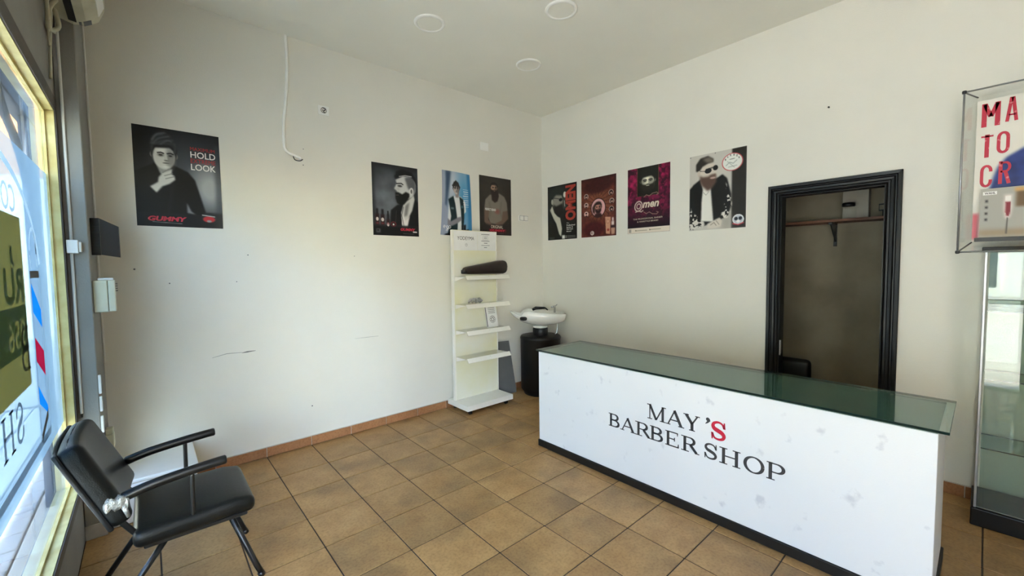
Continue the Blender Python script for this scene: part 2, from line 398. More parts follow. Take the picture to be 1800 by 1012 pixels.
for i in range(len(xl)-1):
    for j in range(len(yl)-1):
        put_tile(xl[i], xl[i+1], yl[j], yl[j+1], fl)
for xa, xb in ((0.0, .17), (.17, .5), (.5, .83), (.83, 1.0)):
    for j in range(5): put_tile(xa, xb, -1.95-j*.33, -2.28-j*.33, fl)
struct(obj('ceiling', bx((XW-.06, YF, H), (.1, .1, H+.15)), M['ceil'], origin=(0, 0, H)))
struct(obj('wall_back', bx((XW-.06, 0, -.12), (.1, .1, H)), M['wall'], origin=(0, 0, 0)))
struct(obj('wall_front', bx((XW-.06, YF-.1, -.12), (.1, YF, H)), M['farwall'], origin=(0, YF, 0)))
DY0, DY1, DZ = -2.60, -3.265, 2.02      # rough opening of the closet doorway
bm = bx((0, DY0, -.12), (.1, 0, H)); box(bm, (0, YF, -.12), (.1, DY1, H)); box(bm, (0, DY1, DZ), (.1, DY0, H))
struct(obj('wall_right', bm, M['wall'], origin=(0, 0, 0)))
# closet behind the doorway
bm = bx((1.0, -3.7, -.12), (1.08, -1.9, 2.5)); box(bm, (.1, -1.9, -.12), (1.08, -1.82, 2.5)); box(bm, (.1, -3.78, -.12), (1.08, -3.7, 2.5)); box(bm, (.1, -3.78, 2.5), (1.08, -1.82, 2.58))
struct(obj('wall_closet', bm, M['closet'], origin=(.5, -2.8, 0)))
# window wall with its openings
WY0, WY1, WZ0, WZ1 = -.475, -3.48, .285, 2.375
EY0, EY1, EZ = -3.70, -4.02, 2.45
OY0, OY1, OZ = -4.60, -5.5, 2.35         # unseen opening behind the camera, added to let in more daylight
bm = bx((XW-.06, WY0, -.12), (XW, 0, H))
box(bm, (XW-.06, WY1, -.12), (XW, WY0, WZ0)); box(bm, (XW-.06, WY1, WZ1), (XW, WY0, H))
box(bm, (XW-.06, EY0, -.12), (XW, WY1, H)); box(bm, (XW-.06, EY1, EZ), (XW, EY0, H)); box(bm, (XW-.06, OY0, -.12), (XW, EY1, H)); box(bm, (XW-.06, OY1, OZ), (XW, OY0, H)); box(bm, (XW-.06, YF, -.12), (XW, OY1, H))
struct(obj('wall_left', bm, M['sill'], origin=(XW, 0, 0)))
struct(obj('trim_1', bx((XW+.001, -.48, 0), (-4.0, -.001, H-.001), .004, 1), M['sill'], origin=(-4.045, -.24, 0)))   # corner pilaster

# skirting tiles
bb = struct(obj('baseboard_back', bx((-3.575, -.006, .0), (-.001, -.0005, .078)), M['capgrout'], origin=(0, 0, 0)))
sk = {}
def skirt(parent, a0, a1, fixed, axis):
    Lk = round(a1-a0-.005, 4)
    if (Lk, axis) not in sk:
        b = bx((-Lk/2, -.007, .002), (Lk/2, 0, .074), .002, 1) if axis == 'x' else bx((-.007, -Lk/2, .002), (0, Lk/2, .074), .002, 1)
        me = bpy.data.meshes.new('tile'); b.to_mesh(me); b.free(); me.materials.append(M['skirt']); sk[(Lk, axis)] = me
    o = bpy.data.objects.new('tile', sk[(Lk, axis)]); COL.objects.link(o); o.parent = parent
    o.location = ((a0+a1)/2, fixed, 0) if axis == 'x' else (fixed, (a0+a1)/2, 0)
xs_ = [-3.575] + [XG + i*S for i in range(-1, 10)] + [-.01]
for a, b in zip(xs_, xs_[1:]): skirt(bb, a, b, -.006, 'x')
br = struct(obj('baseboard_right', join(bx((-.006, -2.54, 0), (-.0005, -.02, .078)), bx((-.006, -5.9, 0), (-.0005, -3.33, .078))), M['capgrout'], origin=(0, 0, 0)))
ys_ = [-.02 - k*.33 for k in range(8)] + [-2.54]
for a, b in zip(ys_, ys_[1:]):
    if a-b > .03: skirt(br, b, a, -.006, 'y')
for k in range(7): skirt(br, -3.33-(k+1)*.33, -3.33-k*.33, -.006, 'y')
bl = struct(obj('baseboard_left', bx((XW+.002, -.486, 0), (-4.0, -.4805, .078)), M['capgrout'], origin=(-4.04, -.48, 0)))
skirt(bl, XW+.003, -4.002, -.486, 'x')

# ------------------------------------------------------------------ shop window (window_1) and street door frame (door_2)
w1 = struct(obj('window_1', join(bx((XW-.001, WY0, WZ0), (XW+.004, WY0-.052, WZ1)), bx((XW-.001, WY1+.052, WZ0), (XW+.004, WY1, WZ1)),
      bx((XW-.001, WY0-.052, WZ0), (XW+.004, WY1+.052, WZ0+.045)), bx((XW-.001, WY0-.052, WZ1-.07), (XW+.004, WY1+.052, WZ1))), M['darkframe'], origin=(XW, WY0, WZ0)))
GX = -4.138
iy0, iy1, iz0, iz1 = WY0-.052, WY1+.052, WZ0+.045, WZ1-.07
def ch(name, bm, mat, parent, smooth=False, label=None):
    o = obj(name, bm, mat, parent, smooth)
    if label: o['label'] = label
    return o
ch('jamb', bx((XW-.052, WY0-.002, WZ0+.002), (XW-.0015, iy0-.004, WZ1-.002)), M['yellow'], w1, label='cream yellow window jamb')
ch('jamb', bx((XW-.052, iy1+.004, WZ0+.002), (XW-.0015, WY1+.002, WZ1-.002)), M['yellow'], w1)
ch('sill', bx((XW-.052, iy0-.004, WZ0+.002), (XW-.0015, iy1+.004, iz0+.004)), M['yellow'], w1, label='cream yellow window sill')
ch('head', bx((XW-.052, iy0-.004, iz1-.004), (XW-.0015, iy1+.004, WZ1-.002)), M['yellow'], w1, label='cream yellow window head')
bm = bx((GX+.004, iy0-.004, iz0+.004), (GX+.014, iy0-.016, iz1-.004)); box(bm, (GX+.004, iy0-.016, iz0+.004), (GX+.014, iy1+.02, iz0+.016)); box(bm, (GX+.004, iy0-.016, iz1-.016), (GX+.014, iy1+.02, iz1-.004))
ch('glazing_bead', bm, M['yellow'], w1)
MY = -2.44      # added mullion; the unseen pane beyond is left clear to let in daylight
ch('pane', bx((GX-.0002, iy0-.004, iz0+.004), (GX+.0036, MY+.021, iz1-.004)), M['tglass'], w1, label='window pane with an added dimming tint behind the frosted film'); ch('pane', bx((GX-.004, MY-.021, iz0+.004), (GX+.003, iy1+.004, iz1-.004)), M['glass'], w1)
ch('mullion', bx((XW-.05, MY-.02, iz0+.005), (XW-.002, MY+.02, iz1-.005)), M['yellow'], w1)
# frosted film is printed on the inner face: origin top-left as read from inside; readers outside see the words the right way round
FP = Plane((GX+.0062, -2.418, 1.975), (0, 1, 0), (0, 0, -1), (1, 0, 0))
fa = lambda y: y+2.418
fb = lambda z: 1.975-z
FN = NB(); quad(FN, [FP.p(0, 0), FP.p(0, fb(.70)), FP.p(fa(-.531), fb(.70)), FP.p(fa(-.531), 0)])
film = ch('frosted_film', FN, M['film'], w1, label='pale frosted film with barber pole and mirrored lettering')
# barber pole graphic
y0, y1 = -1.115, -.945; a0, a1 = fa(y0), fa(y1)
bm = NB()
for z0, z1, dz in ((1.415, 1.255, .0), (.985, .87, 0)):
    quad(bm, [FP.p(a0, fb(z0+.02), .0012), FP.p(a0, fb(z1+.06), .0012), FP.p(a1, fb(z1-.02), .0012), FP.p(a1, fb(z0-.10), .0012)])
ch('blue_stripe', bm, M['ink_blue'], film, label='blue barber pole stripes')
bm = NB(); quad(bm, [FP.p(a0, fb(1.21), .0012), FP.p(a0, fb(1.11), .0012), FP.p(a1, fb(1.02), .0012), FP.p(a1, fb(1.13), .0012)])
ch('red_stripe', bm, M['ink_red_pole'], film, label='red barber pole stripe')
bm = rect(FP, a0-.01, a1+.01, fb(1.485), fb(1.455), .0012)
quad(bm, [FP.p(a0, fb(.80), .0012), FP.p(a0, fb(.765), .0012), FP.p(a1, fb(.835), .0012), FP.p(a1, fb(.87), .0012)])
ch('dark_band', bm, M['ink_black'], film, label='dark bands on the pole')
bm = strip(FP, [(a0, fb(1.455)), (a0, fb(.79))], .006, .0011); strip(FP, [(a1, fb(1.455)), (a1, fb(.85))], .006, .0011, bm)
strip(FP, [(a0+(a1-a0)*(.5-.5*math.cos(t)), fb(.79-.06*math.sin(t)+.05*t/math.pi)) for t in np.linspace(0, math.pi, 12)], .006, .0011, bm)
ch('pole_outline', bm, M['film_grey'], film)
bm = ring(FP, (a0+a1)/2, fb(1.55), .075, .12, .016, .0012, 20, s=math.pi*1.05, e=math.pi*1.98); strip(FP, [(a1-.02, fb(1.60)), (a1-.02, fb(1.50))], .02, .0012, bm)
strip(FP, [(a0+.015, fb(1.55)), (a0+.015, fb(1.49))], .012, .0012, bm)
ch('pole_cap', bm, M['film_white'], film)
# white arch and grey border line, with a mirrored word along the arch
bm = strip(FP, [(fa(-1.65)+.745*math.sin(t), fb(1.46)-.44*math.cos(t)) for t in np.linspace(-1.45, 1.45, 40)], .03, .0012)
ch('arch_line', bm, M['film_white'], film)
bm = strip(FP, [(fa(-.905), fb(1.50)), (fa(-.905), fb(.775))], .008, .0012); strip(FP, [(fa(-2.395), fb(1.52)), (fa(-2.395), fb(.775))], .008, .0012, bm)
strip(FP, [(fa(-2.395), fb(.765)), (fa(-.905), fb(.765))], .030, .0012, bm)
ch('border_line', bm, M['film_grey'], film)
ch('lettering', text_bm('CO', FP, fa(-1.50), fa(-1.30), fb(1.80), fb(1.70), .0014, mirror=True), M['film_white'], film, label='white mirrored letters CO')
# ------------------------------------------------------------------ serif lettering
def arc(cx, cy, rx, ry, a0, a1, n=14): return [(cx+rx*math.cos(math.radians(a0+(a1-a0)*k/n)), cy+ry*math.sin(math.radians(a0+(a1-a0)*k/n))) for k in range(n+1)]
def glyph(ch_, bold=1.0):
    """strips [(points, widths)] in a unit box, y up"""
    T, t, s = .185*bold, .078*bold, .062
    R = []
    def st(p, w): R.append((p, w if isinstance(w, list) else [w]*len(p)))
    def ser(x, y, w): st([(x-w/2, y), (x+w/2, y)], s)
    def bowl(x0, x1, yb, yt):
        ym, ry = (yb+yt)/2, (yt-yb)/2-t/2; xm = x0+(x1-x0)*.45
        st([(x0, yt-t/2), (xm, yt-t/2)], t); st([(x0, yb+t/2), (xm, yb+t/2)], t)
        a = arc(xm, ym, x1-T/2-xm, ry, 90, -90, 16); st(a, [t+(T-t)*math.cos(math.radians(90-180*k/16))**1.2 if 0 < k < 16 else t for k in range(17)])
    if ch_ == 'M':
        st([(.14, 0), (.14, 1)], t); st([(.14, 1), (.49, .03)], T*.9); st([(.49, .03), (.86, 1)], t*1.1); st([(.84, 0), (.84, 1)], T*.9)
        ser(.14, .025, .26); ser(.84, .025, .30); ser(.09, .975, .20); ser(.91, .975, .20)
    elif ch_ == 'A':
        st([(.13, .02), (.49, .98)], t*1.1); st([(.47, 1), (.84, .02)], T); st([(.26, .34), (.70, .34)], t); ser(.13, .025, .26); ser(.84, .025, .32)
    elif ch_ == 'Y':
        st([(.16, .98), (.53, .44)], T); st([(.86, .98), (.55, .46)], t*1.2); st([(.53, 0), (.53, .50)], T); ser(.53, .025, .36); ser(.16, .975, .34); ser(.86, .975, .28)
    elif ch_ in 'BRPEHI':
        st([(.20, 0), (.20, 1)], T); ser(.16, .025, .32); ser(.16, .975, .32)
        if ch_ == 'B': bowl(.2, .88, .50, 1.0); bowl(.2, .96, 0.0, .54)
        if ch_ == 'P': ser(.24, .025, .40); bowl(.2, .97, .42, 1.0)
        if ch_ == 'R':
            bowl(.2, .80, .47, 1.0); st([(.50, .50), (.84, .03)], T); ser(.88, .025, .22); ser(.24, .025, .38)
        if ch_ == 'E':
            st([(.2, .975), (.88, .975)], t); st([(.2, .51), (.66, .51)], t); st([(.2, .025), (.94, .025)], t)
            st([(.87, 1.0), (.87, .78)], [t*1.2, t*.5]); st([(.66, .64), (.66, .38)], t*.9); st([(.92, 0), (.94, .26)], [t*1.6, t*.5])
        if ch_ == 'H':
            st([(.80, 0), (.80, 1)], T); st([(.2, .51), (.8, .51)], t); ser(.2, .025, .36); ser(.2, .975, .36); ser(.8, .025, .36); ser(.8, .975, .36)
    elif ch_ == 'O':
        a = arc(.5, .5, .5-T/2, .5-t/2, 0, 360, 40); st(a, [t+(T-t)*abs(math.cos(math.radians(360*k/40)))**1.3 for k in range(41)])
    elif ch_ == 'S':
        P = [Vector((x, y, 0)) for x, y in ((.86, .70), (.74, .90), (.48, .965), (.22, .88), (.15, .72), (.26, .58), (.5, .50), (.74, .41), (.86, .26), (.77, .10), (.50, .035), (.24, .10), (.12, .32))]
        q = [(v.x, v.y) for v in bez(P, 5)]; n = len(q)-1
        st(q, [t + (T*1.15-t)*max(0, math.sin(math.pi*k/n))**3 + .25*t for k in range(n+1)])
        st([(.88, 1.0), (.88, .66)], [t*.8, t*1.5]); st([(.10, 0), (.10, .36)], [t*.8, t*1.5])
    return R
def word(pl, items, b0, b1, d, bold=1.0, mirror=False):
    bm = NB()
    for c, x0, x1 in items:
        for pts, ws in glyph(c, bold):
            sx, sy = (x1-x0), (b1-b0)
            q = [(x0+(1-x if mirror else x)*sx, b1-y*sy) for x, y in pts]
            strip(pl, q, [w*min(abs(sx), abs(sy))*1.02 for w in ws], d, bm)
    return bm
ch('lettering', word(FP, [('S', fa(-1.53), fa(-1.415)), ('H', fa(-1.72), fa(-1.555)), ('O', fa(-1.90), fa(-1.745)), ('P', fa(-2.06), fa(-1.92))], fb(1.02), fb(.88), .0013, mirror=True), M['film_grey'], film, label='grey mirrored serif word SHOP')
ch('lettering', word(FP, [('B', fa(-1.375), fa(-1.232))], fb(1.274), fb(1.105), .0013, mirror=True), M['film_grey'], film, label='grey mirrored letter B')

# estate sign stuck to the pane behind the film, readable from the street
SG = Plane((GX+.0047, -2.10, 1.70), (0, 1, 0), (0, 0, -1), (1, 0, 0))
sg = thing('sale_sign', 'yellow and dark green sale sign stuck to the pane behind the frosted film', 'sign', (GX+.004, -1.8, 1.04))
ch('panel', bx((GX+.0038, -2.10, 1.04), (GX+.0046, -1.225, 1.69)), M['sign_yellow'], sg)
sa = lambda y: y+2.10
ch('green_band', knockout('956', SG, sa(-2.098), sa(-1.23), .345, .525, sa(-1.53), sa(-1.262), .392, .502, .0003), M['sign_green'], sg, label='dark green band with the digits 956 left pale')
sa = lambda y: y+2.10
ch('lettering', text_bm('J', SG, sa(-1.425), sa(-1.36), .125, .195, 0.0004, bold=.03, mirror=True), M['sign_green'], sg)
ch('lettering', text_bm('RU', SG, sa(-1.54), sa(-1.25), .205, .335, 0.0004, bold=.035, mirror=True), M['sign_green'], sg)

d2 = struct(obj('door_2', join(bx((XW-.055, EY0, 0), (XW+.006, EY0-.03, EZ)), bx((XW-.055, EY1+.03, 0), (XW+.006, EY1, EZ)), bx((XW-.055, EY0-.03, EZ-.03), (XW+.006, EY1+.03, EZ)), bx((XW-.055, EY0-.03, .98), (XW+.006, EY1+.03, 1.03))), M['darkframe'], origin=(XW, EY0, 0)))

# ------------------------------------------------------------------ the street
struct(obj('street', bx((-40, -25, -.2), (XW-.06, 30, -.02)), M['street'], origin=(-20, 0, -.2)))
tag(obj('kerb', bx((-4.34, -6.0, -.02), (XW-.062, .6, .03), .008), M['kerb']), 'pale kerb step running along the foot of the shop window', 'kerb')
pv = struct(obj('pavement', bx((-6.36, -2.6, -.02), (-4.345, 3.2, .0)), M['grout'], origin=(-5.6, 0, 0)))
pm = bpy.data.meshes.new('paver'); b_ = bx((-.094, -.094, -.006), (.094, .094, .012), .004, 1); b_.to_mesh(pm); b_.free(); pm.materials.append(M['paver'])
for i in range(10):
    for j in range(28):
        o = bpy.data.objects.new('paver', pm); COL.objects.link(o); o.parent = pv
        o.location = (-4.45-i*.2 - ROOTLOC[pv.name].x, -2.45+j*.2, random.uniform(-.002, .002))
pf = thing('porch_frame', 'slate blue steel porch frame with curved bracket outside the window', 'frame', (-4.33, .2, .031))
ch('post', bx((-4.30, .06, .031), (-4.262, .36, 2.40), .006), M['steelblue'], pf)
ch('beam', bx((-4.33, -5.5, 2.40), (-4.262, .36, 2.56), .006), M['steelblue'], pf)
ch('bracket', tube(NB(), bez([(-4.283, .07, 2.02), (-4.283, -.04, 2.14), (-4.283, -.20, 2.24), (-4.283, -.36, 2.30), (-4.283, -.50, 2.40)], 6), .018, 8), M['steelblue'], pf, True)
def house(name, label, lo, hi, low, zsplit, axis, wins, doorw=None):
    h = thing(name, label, 'building', ((lo[0]+hi[0])/2, (lo[1]+hi[1])/2, lo[2]))
    ch('upper_wall', bx((lo[0], lo[1], zsplit), hi), M['orange' if axis == 'y' else 'ochre'], h); ch('lower_wall', bx(lo, (hi[0], hi[1], zsplit)), M[low], h, label='cream ground floor wall')
    bm = bx((lo[0]-.3, lo[1]-.3, hi[2]), (hi[0]+.3, hi[1]+.3, hi[2]+.25)); ch('roof', bm, M['roof'], h)
    for a, z, w, hh in wins:
        if axis == 'x': f = ch('window', bx((hi[0]-.02, a, z), (hi[0]+.05, a+w, z+hh)), M['cream_render'], h); ch('window_pane', bx((hi[0]+.03, a+.08, z+.08), (hi[0]+.06, a+w-.08, z+hh-.08)), M['shop_glass'], f)
        else: f = ch('window', bx((a, lo[1]-.05, z), (a+w, lo[1]+.02, z+hh)), M['cream_render'], h); ch('window_pane', bx((a+.08, lo[1]-.06, z+.08), (a+w-.08, lo[1]-.03, z+hh-.08)), M['shop_glass'], f)
    return h
house('house', 'ochre rendered house across the street with cream ground floor', (-22, -18, -.02), (-15, 14, 6.5), 'cream_render', 3.0, 'x', [(-14+k*3.2, 4.0, 1.2, 1.5) for k in range(8)] + [(-13+k*4.5, .6, 2.2, 1.9) for k in range(6)])
house('house', 'orange rendered house closing the end of the porch', (-13, 10.5, -.02), (-4.3, 16, 6.0), 'cream_render', 3.6, 'y', [(-8.2, 4.2, 1.0, 1.3), (-11.5, 4.2, 1.0, 1.3)])

# ------------------------------------------------------------------ reception counter
ct = thing('reception_counter', 'white reception counter with green glass top and black plinth', 'counter', (-1.13, -2.46, 0))
CX0, CX1, CY0, CY1, CZ = -1.40, -.855, -1.318, -3.598, .778
ch('front_panel', bx((CX0, CY1, .056), (CX0+.02, CY0, CZ), .0015), M['counter'], ct)
ch('side_panel', bx((CX0+.021, CY0-.02, .056), (CX1, CY0, CZ), .0015), M['counter'], ct)
ch('side_panel', bx((CX0+.021, CY1, .056), (CX1, CY1+.02, CZ), .0015), M['counter'], ct)
ch('shelf', bx((CX0+.021, CY1+.021, .40), (CX1-.02, CY0-.021, .42)), M['counter'], ct)
ch('top_board', bx((CX0+.001, CY1+.001, CZ+.0005), (CX1, CY0-.001, CZ+.006)), M['under'], ct, label='grey green board under the glass')
bm = bx((CX0-.012, CY1-.032, CZ+.007), (CX1+.006, CY0+.022, CZ+.019), .0015)
for f in bm.faces:
    if abs(f.normal.z) < .9: f.material_index = 1
ch('glass_top', bm, [M['gtop'], M['gedge']], ct, label='clear green glass slab')
bm = bx((CX0-.008, CY1-.010, 0), (CX0+.008, CY0+.008, .054), .003); box(bm, (CX0+.008, CY0-.012, 0), (CX1, CY0+.008, .054), .003); box(bm, (CX0+.008, CY1-.010, 0), (CX1, CY1+.012, .054), .003)
ch('plinth', bm, M['plinth'], ct, label='black plinth strip')
CP = Plane((CX0-.0004, 0, 0), (0, -1, 0), (0, 0, -1), (-1, 0, 0))
L1 = [('M', 2.299, 2.425), ('A', 2.425, 2.543), ('Y', 2.538, 2.636)]
ch('lettering', word(CP, L1, -.5895, -.4955, .0006), M['ink_dark'], ct, label='dark serif word MAY')
bm = strip(CP, [(2.683, -.603+.012), (2.687, -.585), (2.679, -.572), (2.668, -.562)], [.02, .018, .010, .003], .0006); disc(CP, 2.681, -.590, .0105, .0105, .0007, 16, bm)
ch('apostrophe', bm, M['ink_dark'], ct, label='dark apostrophe')
ch('lettering', word(CP, [('S', 2.698, 2.782)], -.5915, -.487, .0006, 1.25), M['ink_red'], ct, label='red serif letter S')
L2 = [('B', 2.003, 2.095), ('A', 2.097, 2.215), ('R', 2.212, 2.330), ('B', 2.318, 2.412), ('E', 2.423, 2.513), ('R', 2.525, 2.636), ('S', 2.660, 2.738), ('H', 2.747, 2.860), ('O', 2.871, 2.976), ('P', 2.984, 3.071)]
ch('lettering', word(CP, L2, -.4535, -.3635, .0006), M['ink_dark'], ct, label='dark serif words BARBER SHOP')

# ------------------------------------------------------------------ closet doorway
d1 = struct(obj('door_1', join(bx((-.004, DY0-.002, 0), (.102, DY0-.03, DZ-.002)), bx((-.004, DY1+.03, 0), (.102, DY1+.002, DZ-.002)), bx((-.004, DY1+.03, DZ-.03), (.102, DY0-.03, DZ-.002))), M['black_wood'], origin=(0, -2.93, 0)))
prof = [(0, .002), (0, .012), (.008, .018), (.014, .012), (.024, .012), (.030, .022), (.044, .024), (.052, .017), (.058, .017), (.064, .028), (.082, .030), (.086, .024), (.086, .002)]
yi0, yi1, zi = DY0-.025, DY1+.025, DZ-.026
def casing(kind):
    bm = NB(); A = []; B = []
    for w, d in prof:
        if kind == 'l': A.append((-d, yi0+w, 0)); B.append((-d, yi0+w, zi+w))
        if kind == 'r': A.append((-d, yi1-w, 0)); B.append((-d, yi1-w, zi+w))
        if kind == 't': A.append((-d, yi0+w, zi+w)); B.append((-d, yi1-w, zi+w))
    va = [bm.verts.new(p) for p in A]; vb = [bm.verts.new(p) for p in B]; n = len(va)
    for i in range(n-1): bm.faces.new((va[i], va[i+1], vb[i+1], vb[i]))
    bm.faces.new((va[-1], va[0], vb[0], vb[-1])); bm.faces.new(va); bm.faces.new(vb)
    bmesh.ops.recalc_face_normals(bm, faces=bm.faces); return bm
for k in 'lrt': ch('casing', casing(k), M['black_wood'], d1)
hb = bx((.008, DY0-.033, .745), (.05, DY0-.0305, .855)); tube(hb, [(.004, DY0-.035, .74), (.004, DY0-.035, .86)], .006, 8)
ch('hinge', hb, M['alu'], d1, label='steel hinge on the left jamb')
# closet shelf and what stands on it
cs = thing('wall_shelf', 'thin reddish wooden shelf on a black bracket inside the closet', 'shelf', (.92, -2.8, 1.6))
ch('board', bx((.74, -3.69, 1.826), (.998, -1.91, 1.846)), M['shelfwood'], cs)
bm = bx((.78, -2.795, 1.808), (.997, -2.770, 1.825)); prism(bm, [(.997, -2.795, 1.808), (.985, -2.795, 1.62), (.997, -2.795, 1.62)], (0, .025, 0)); prism(bm, [(.997, -2.787, 1.808), (.80, -2.787, 1.808), (.988, -2.787, 1.66)], (0, .008, 0))
ch('bracket', bm, M['black_pl'], cs, label='black bracket')
jr = thing('glass_jar', 'clear jar with a dark lid standing on the closet shelf', 'jar', (.83, -2.90, 1.847))
ch('jar_body', lathe(NB(), (.83, -2.90, 1.847), [(.05, 0), (.055, .01), (.055, .09), (.04, .108)], 20), M['acrylic'], jr, True)
ch('jar_lid', lathe(NB(), (.83, -2.90, 1.956), [(.044, 0), (.046, .004), (.046, .026), (.04, .03)], 20), M['black_pl'], jr, True)
tag(obj('storage_box', bx((.895, -3.025, 1.847), (.988, -2.845, 2.13), .004), M['palebox']), 'tall pale box standing against the wall behind the lidded jar', 'box')
sr = thing('tape_dispenser', 'small dark frame leaning at the right end of the closet shelf', 'tool', (.84, -3.14, 1.847))
tub = NB(); tube(tub, [(.84, -3.10, 1.90), (.84, -3.10, 1.95), (.84, -3.20, 1.955), (.84, -3.20, 1.905)], .006, 6, closed=True); tube(tub, [(.84, -3.13, 1.849), (.84, -3.13, 1.90)], .008, 6); tube(tub, [(.84, -3.18, 1.849), (.84, -3.18, 1.90)], .008, 6)
ch('frame', tub, M['black_pl'], sr)
# black padded chair in the closet, only its back shows over the counter
pc = thing('padded_chair', 'black padded chair just inside the closet doorway behind the counter', 'chair', (.42, -2.47, 0))
ch('backrest', rbox(NB(), (.27, -2.565, .48), (.045, .222, .20), .04), M['leather'], pc, True)
ch('seat', rbox(NB(), (.50, -2.52, .32), (.20, .20, .045), .04), M['leather'], pc, True)
for sx in (.33, .67):
    for sy in (-2.68, -2.36): ch('leg', tube(NB(), [(sx, sy, 0), (sx, sy, .29)], .013, 8), M['blackmetal'], pc, True)
ch('back_frame', tube(NB(), [(.27, -2.54, .31), (.33, -2.54, .26), (.5, -2.54, .262)], .014, 8), M['blackmetal'], pc, True)

# ------------------------------------------------------------------ ceiling downlights
for k, (x, y, lb) in enumerate([(-2.085, -.88, 'round white flush ceiling light nearest the long back wall cable'), (-1.449, -1.63, 'round white flush ceiling light cut by the top edge of the photo'), (-1.062, -.885, 'round white flush ceiling light nearest the room corner')]):
    t = thing('ceiling_light', lb, 'ceiling light', (x, y, H), 'flush ceiling lights')
    bm = NB()
    n = 40; pr = [(.116, 0), (.116, -.004), (.110, -.011), (.096, -.012), (.092, -.007)]
    rg = [[bm.verts.new((x+r*math.cos(2*math.pi*q/n), y+r*math.sin(2*math.pi*q/n), H+z)) for q in range(n)] for r, z in pr]
    for A, B in zip(rg, rg[1:]):
        for q in range(n): bm.faces.new((A[q], B[q], B[(q+1) % n], A[(q+1) % n]))
    ch('trim_ring', bm, M['white_pl'], t, True)
    ch('diffuser', lathe(NB(), (x, y, H-.008), [(.0915, 0), (.0915, .006)], 40), M['ceil'], t)

# ------------------------------------------------------------------ posters: painter working on a grid of ink colours
class Paint:
    def __init__(s, w, h, nx, ny, base):
        s.w, s.h, s.nx, s.ny = w, h, nx, ny
        s.U, s.V = np.meshgrid(np.linspace(0, 1, nx), np.linspace(0, 1, ny))
        s.c = np.zeros((ny, nx, 3)) + np.array(base, float); s.k = h/w
    def blur(s, m, r):
        r = int(r)
        for _ in range(2):
            if r <= 0: break
            for ax in (0, 1):
                p = np.pad(m, [(r, r) if a == ax else (0, 0) for a in (0, 1)], mode='edge'); cs_ = np.cumsum(p, axis=ax)
                z = np.zeros_like(np.take(cs_, [0], ax)); cs_ = np.concatenate([z, cs_], ax)
                L = m.shape[ax]; m = (np.take(cs_, range(2*r+1, 2*r+1+L), ax)-np.take(cs_, range(0, L), ax))/(2*r+1)
        return m
    def mix(s, m, col, al=1.0):
        m = np.clip(m, 0, 1)[..., None]*al; s.c = s.c*(1-m)+np.array(col, float)*m; return s
    def ell(s, cx, cy, rx, ry, col, soft=.15, al=1.0, rot=0.0):
        a = math.radians(rot); du = (s.U-cx); dv = (s.V-cy)*s.k
        x = du*math.cos(a)+dv*math.sin(a); y = -du*math.sin(a)+dv*math.cos(a)
        d = np.sqrt((x/rx)**2+(y/(ry*s.k))**2); return s.mix((1+soft/2-d)/max(soft, 1e-3), col, al)
    def poly(s, pts, col, r=0, al=1.0):
        m = np.zeros_like(s.U); n = len(pts)
        for oy in (-.25, .25):
            for ox in (-.25, .25):
                X = s.U+ox/s.nx; Y = s.V+oy/s.ny; ins = np.zeros(X.shape, bool)
                for i in range(n):
                    (x1, y1), (x2, y2) = pts[i], pts[(i+1) % n]
                    if y1 == y2: continue
                    ins ^= ((y1 > Y) != (y2 > Y)) & (X < (x2-x1)*(Y-y1)/(y2-y1)+x1)
                m += ins*.25
        return s.mix(s.blur(m, r), col, al)
    def rect(s, a, b, c, d, col, r=0, al=1.0): return s.poly([(a, b), (c, b), (c, d), (a, d)], col, r, al)
    def line(s, pts, w, col, r=0, al=1.0):
        m = np.full(s.U.shape, 9.0)
        for (x1, y1), (x2, y2) in zip(pts, pts[1:]):
            ax, ay, bx_, by = x1, y1*s.k, x2, y2*s.k; dx, dy = bx_-ax, by-ay; L = dx*dx+dy*dy+1e-12
            t = np.clip(((s.U-ax)*dx+(s.V*s.k-ay)*dy)/L, 0, 1)
            m = np.minimum(m, np.hypot(s.U-ax-t*dx, s.V*s.k-ay-t*dy))
        return s.mix(s.blur(np.clip((w/2-m)*s.nx+.5, 0, 1), r), col, al)
    def noise(s, sc, amp, region=None, seed=1, thr=None, col=None, al=1.0):
        g = np.random.default_rng(seed); f = np.zeros(s.U.shape)
        for o in range(3):
            n_ = int(sc*2**o)+2; q = g.random((int(n_*s.k)+2, n_)); yi = s.V*(q.shape[0]-1.001); xi = s.U*(q.shape[1]-1.001)
            a, b = yi.astype(int), xi.astype(int); fy, fx = yi-a, xi-b; fy = fy*fy*(3-2*fy); fx = fx*fx*(3-2*fx)
            f += ((q[a, b]*(1-fx)+q[a, b+1]*fx)*(1-fy)+(q[a+1, b]*(1-fx)+q[a+1, b+1]*fx)*fy)/2**o
        f /= 1.75; m = np.ones_like(f)
        if region is not None:
            P = Paint(s.w, s.h, s.nx, s.ny, (0, 0, 0)); P.poly(region, (1, 1, 1), 1); m = P.c[..., 0]
        if thr is not None: return s.mix(m*np.clip((f-thr)*14, 0, 1), col, al)
        s.c = s.c*(1+(f-.5)[..., None]*amp*m[..., None]); return s
    def grad(s, f, col, al=1.0): return s.mix(f(s.U, s.V), col, al)
